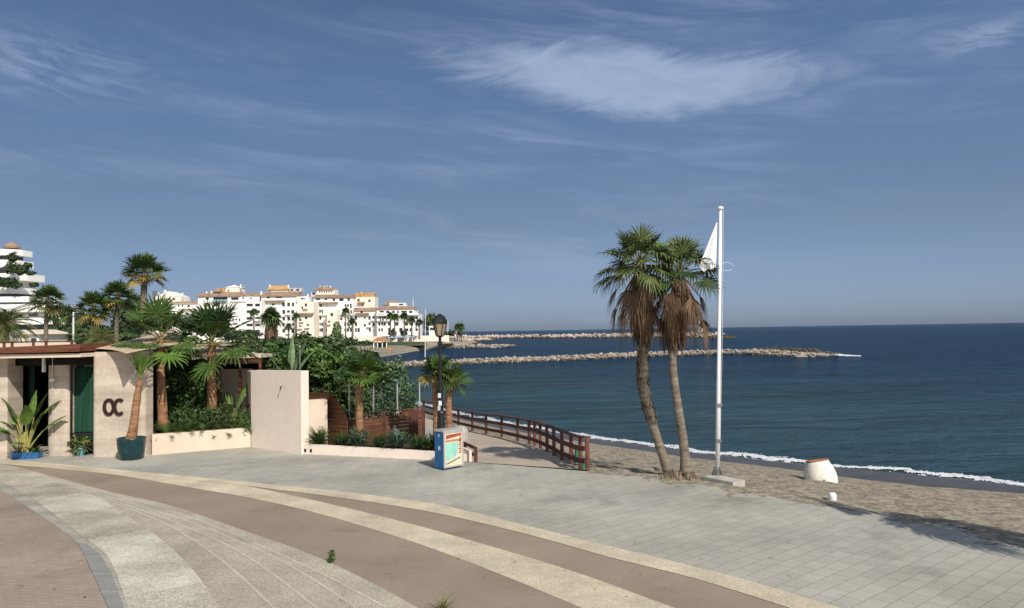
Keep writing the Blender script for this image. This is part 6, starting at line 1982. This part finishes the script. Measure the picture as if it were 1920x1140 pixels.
breakwater('far pale harbour mole below the horizon', [W(840, 635.5), W(900, 634.5), W(1000, 633.5), W(1165, 632.5), W(1348, 631.5)], [(0, 9), (1, 9)], [(0, 2.1), (1, 2.3)], 1.7, 203, ('rock_far', 'rock_dark'), .8)
breakwater('dark rock tip at the end of the far harbour mole', [W(1335, 634.5), W(1375, 634)], [(0, 6), (1, 4)], [(0, 1.4), (1, .6)], 1.6, 206, ('rock_dark', 'rock_dark'), 1)
breakwater('low rocky spit reaching into the bay from the marina', [W(770, 652), W(830, 651.5), W(880, 652), W(925, 651.5), W(957, 649.5)], [(0, 7), (.6, 6), (1, 2)], [(0, 1.1), (.6, .95), (1, .35)], .95, 204, ('rock_pale', 'rock_dark'), 1.1)
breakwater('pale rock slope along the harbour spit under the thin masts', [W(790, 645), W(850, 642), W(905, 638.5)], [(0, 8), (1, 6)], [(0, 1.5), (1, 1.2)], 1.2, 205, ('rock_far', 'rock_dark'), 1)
# dry leaves and grit blown about the paving
rng = random.Random(303); mb = MB()
for k in range(110):
    px, py = rng.choice([(rng.uniform(0, 190), rng.uniform(960, 1130)), (rng.uniform(300, 1500), rng.uniform(905, 1120)), (rng.uniform(900, 1900), rng.uniform(930, 1120)), (rng.uniform(500, 1000), rng.uniform(862, 900))])
    p = G(px, py, .67 if px < 190 and py > 955 else .02)
    if px < 300 and (p.z < .1 or k % 3): continue
    a = rng.uniform(0, 6.28); s = rng.uniform(.010, .028) * (1.6 if rng.random() < .12 else 1)
    o = V((math.cos(a), math.sin(a), 0)) * s; q = V((-o.y, o.x, 0)) * .45
    mb.face([p - o, p + q + V((0, 0, .006)), p + o, p - q + V((0, 0, .004))])
struct(mb.build('fallen_leaves', 'leaf_dead_dark'), 'stuff')
# lighthouse
fy = W(1313, 631.5).y
lt = thing('lighthouse', 'small tapering cream lighthouse on the end of the far harbour mole', 'lighthouse', (X(1313, 628, fy), fy, SEAZ + 3))
a = Y(1313, 630, fy); zt = Y(1313, 601.5, fy).z; s = fy / F
mb = MB(); mb.lathe((a.x, fy, 0), [(6.0 * s, SEAZ + 3), (4.6 * s, 4), (2.7 * s, zt - 2.2)], 12); mb.build('tower', 'house_cream', lt)
mb = MB(); mb.lathe((a.x, fy, zt - 2.2), [(3.6 * s, 0), (3.6 * s, .6), (2.2 * s, .62), (2.2 * s, 1.8), (0, 2.4)], 12); mb.build('lantern_room', 'house_white', lt)
mb = MB(); mb.box((X(1308, 628, fy), fy - 6, SEAZ), (X(1346, 628, fy), fy + 5, Y(1320, 626.5, fy).z)); mb.build('platform', 'house_white', lt)
# foam where the swell meets the breakwater end
mb = MB(); r = random.Random(12)
for k in range(130):
    px = r.uniform(1545, 1612) if k < 300 else r.uniform(1400, 1560); t_ = (px - 1545) / 67
    py = 665.5 + 2.6 * max(0, t_) + r.uniform(-2.2, 2.2) * max(.15, 1 - max(0, t_)) if k < 300 else 670.3 + r.uniform(-.7, .5)
    p = W(px, py) + V((0, 0, .03 + r.random() * .35 * max(0, 1 - abs(t_) * 1.6) if k < 300 else .05)); s = r.uniform(.08, .32)
    mb.face([p + V((-s * 1.6, -s, 0)), p + V((s * 1.6, -s * .7, .02)), p + V((s, s, .12)), p + V((-s, s * .8, .1))])
struct(mb.build('foam', 'foam'), 'stuff')
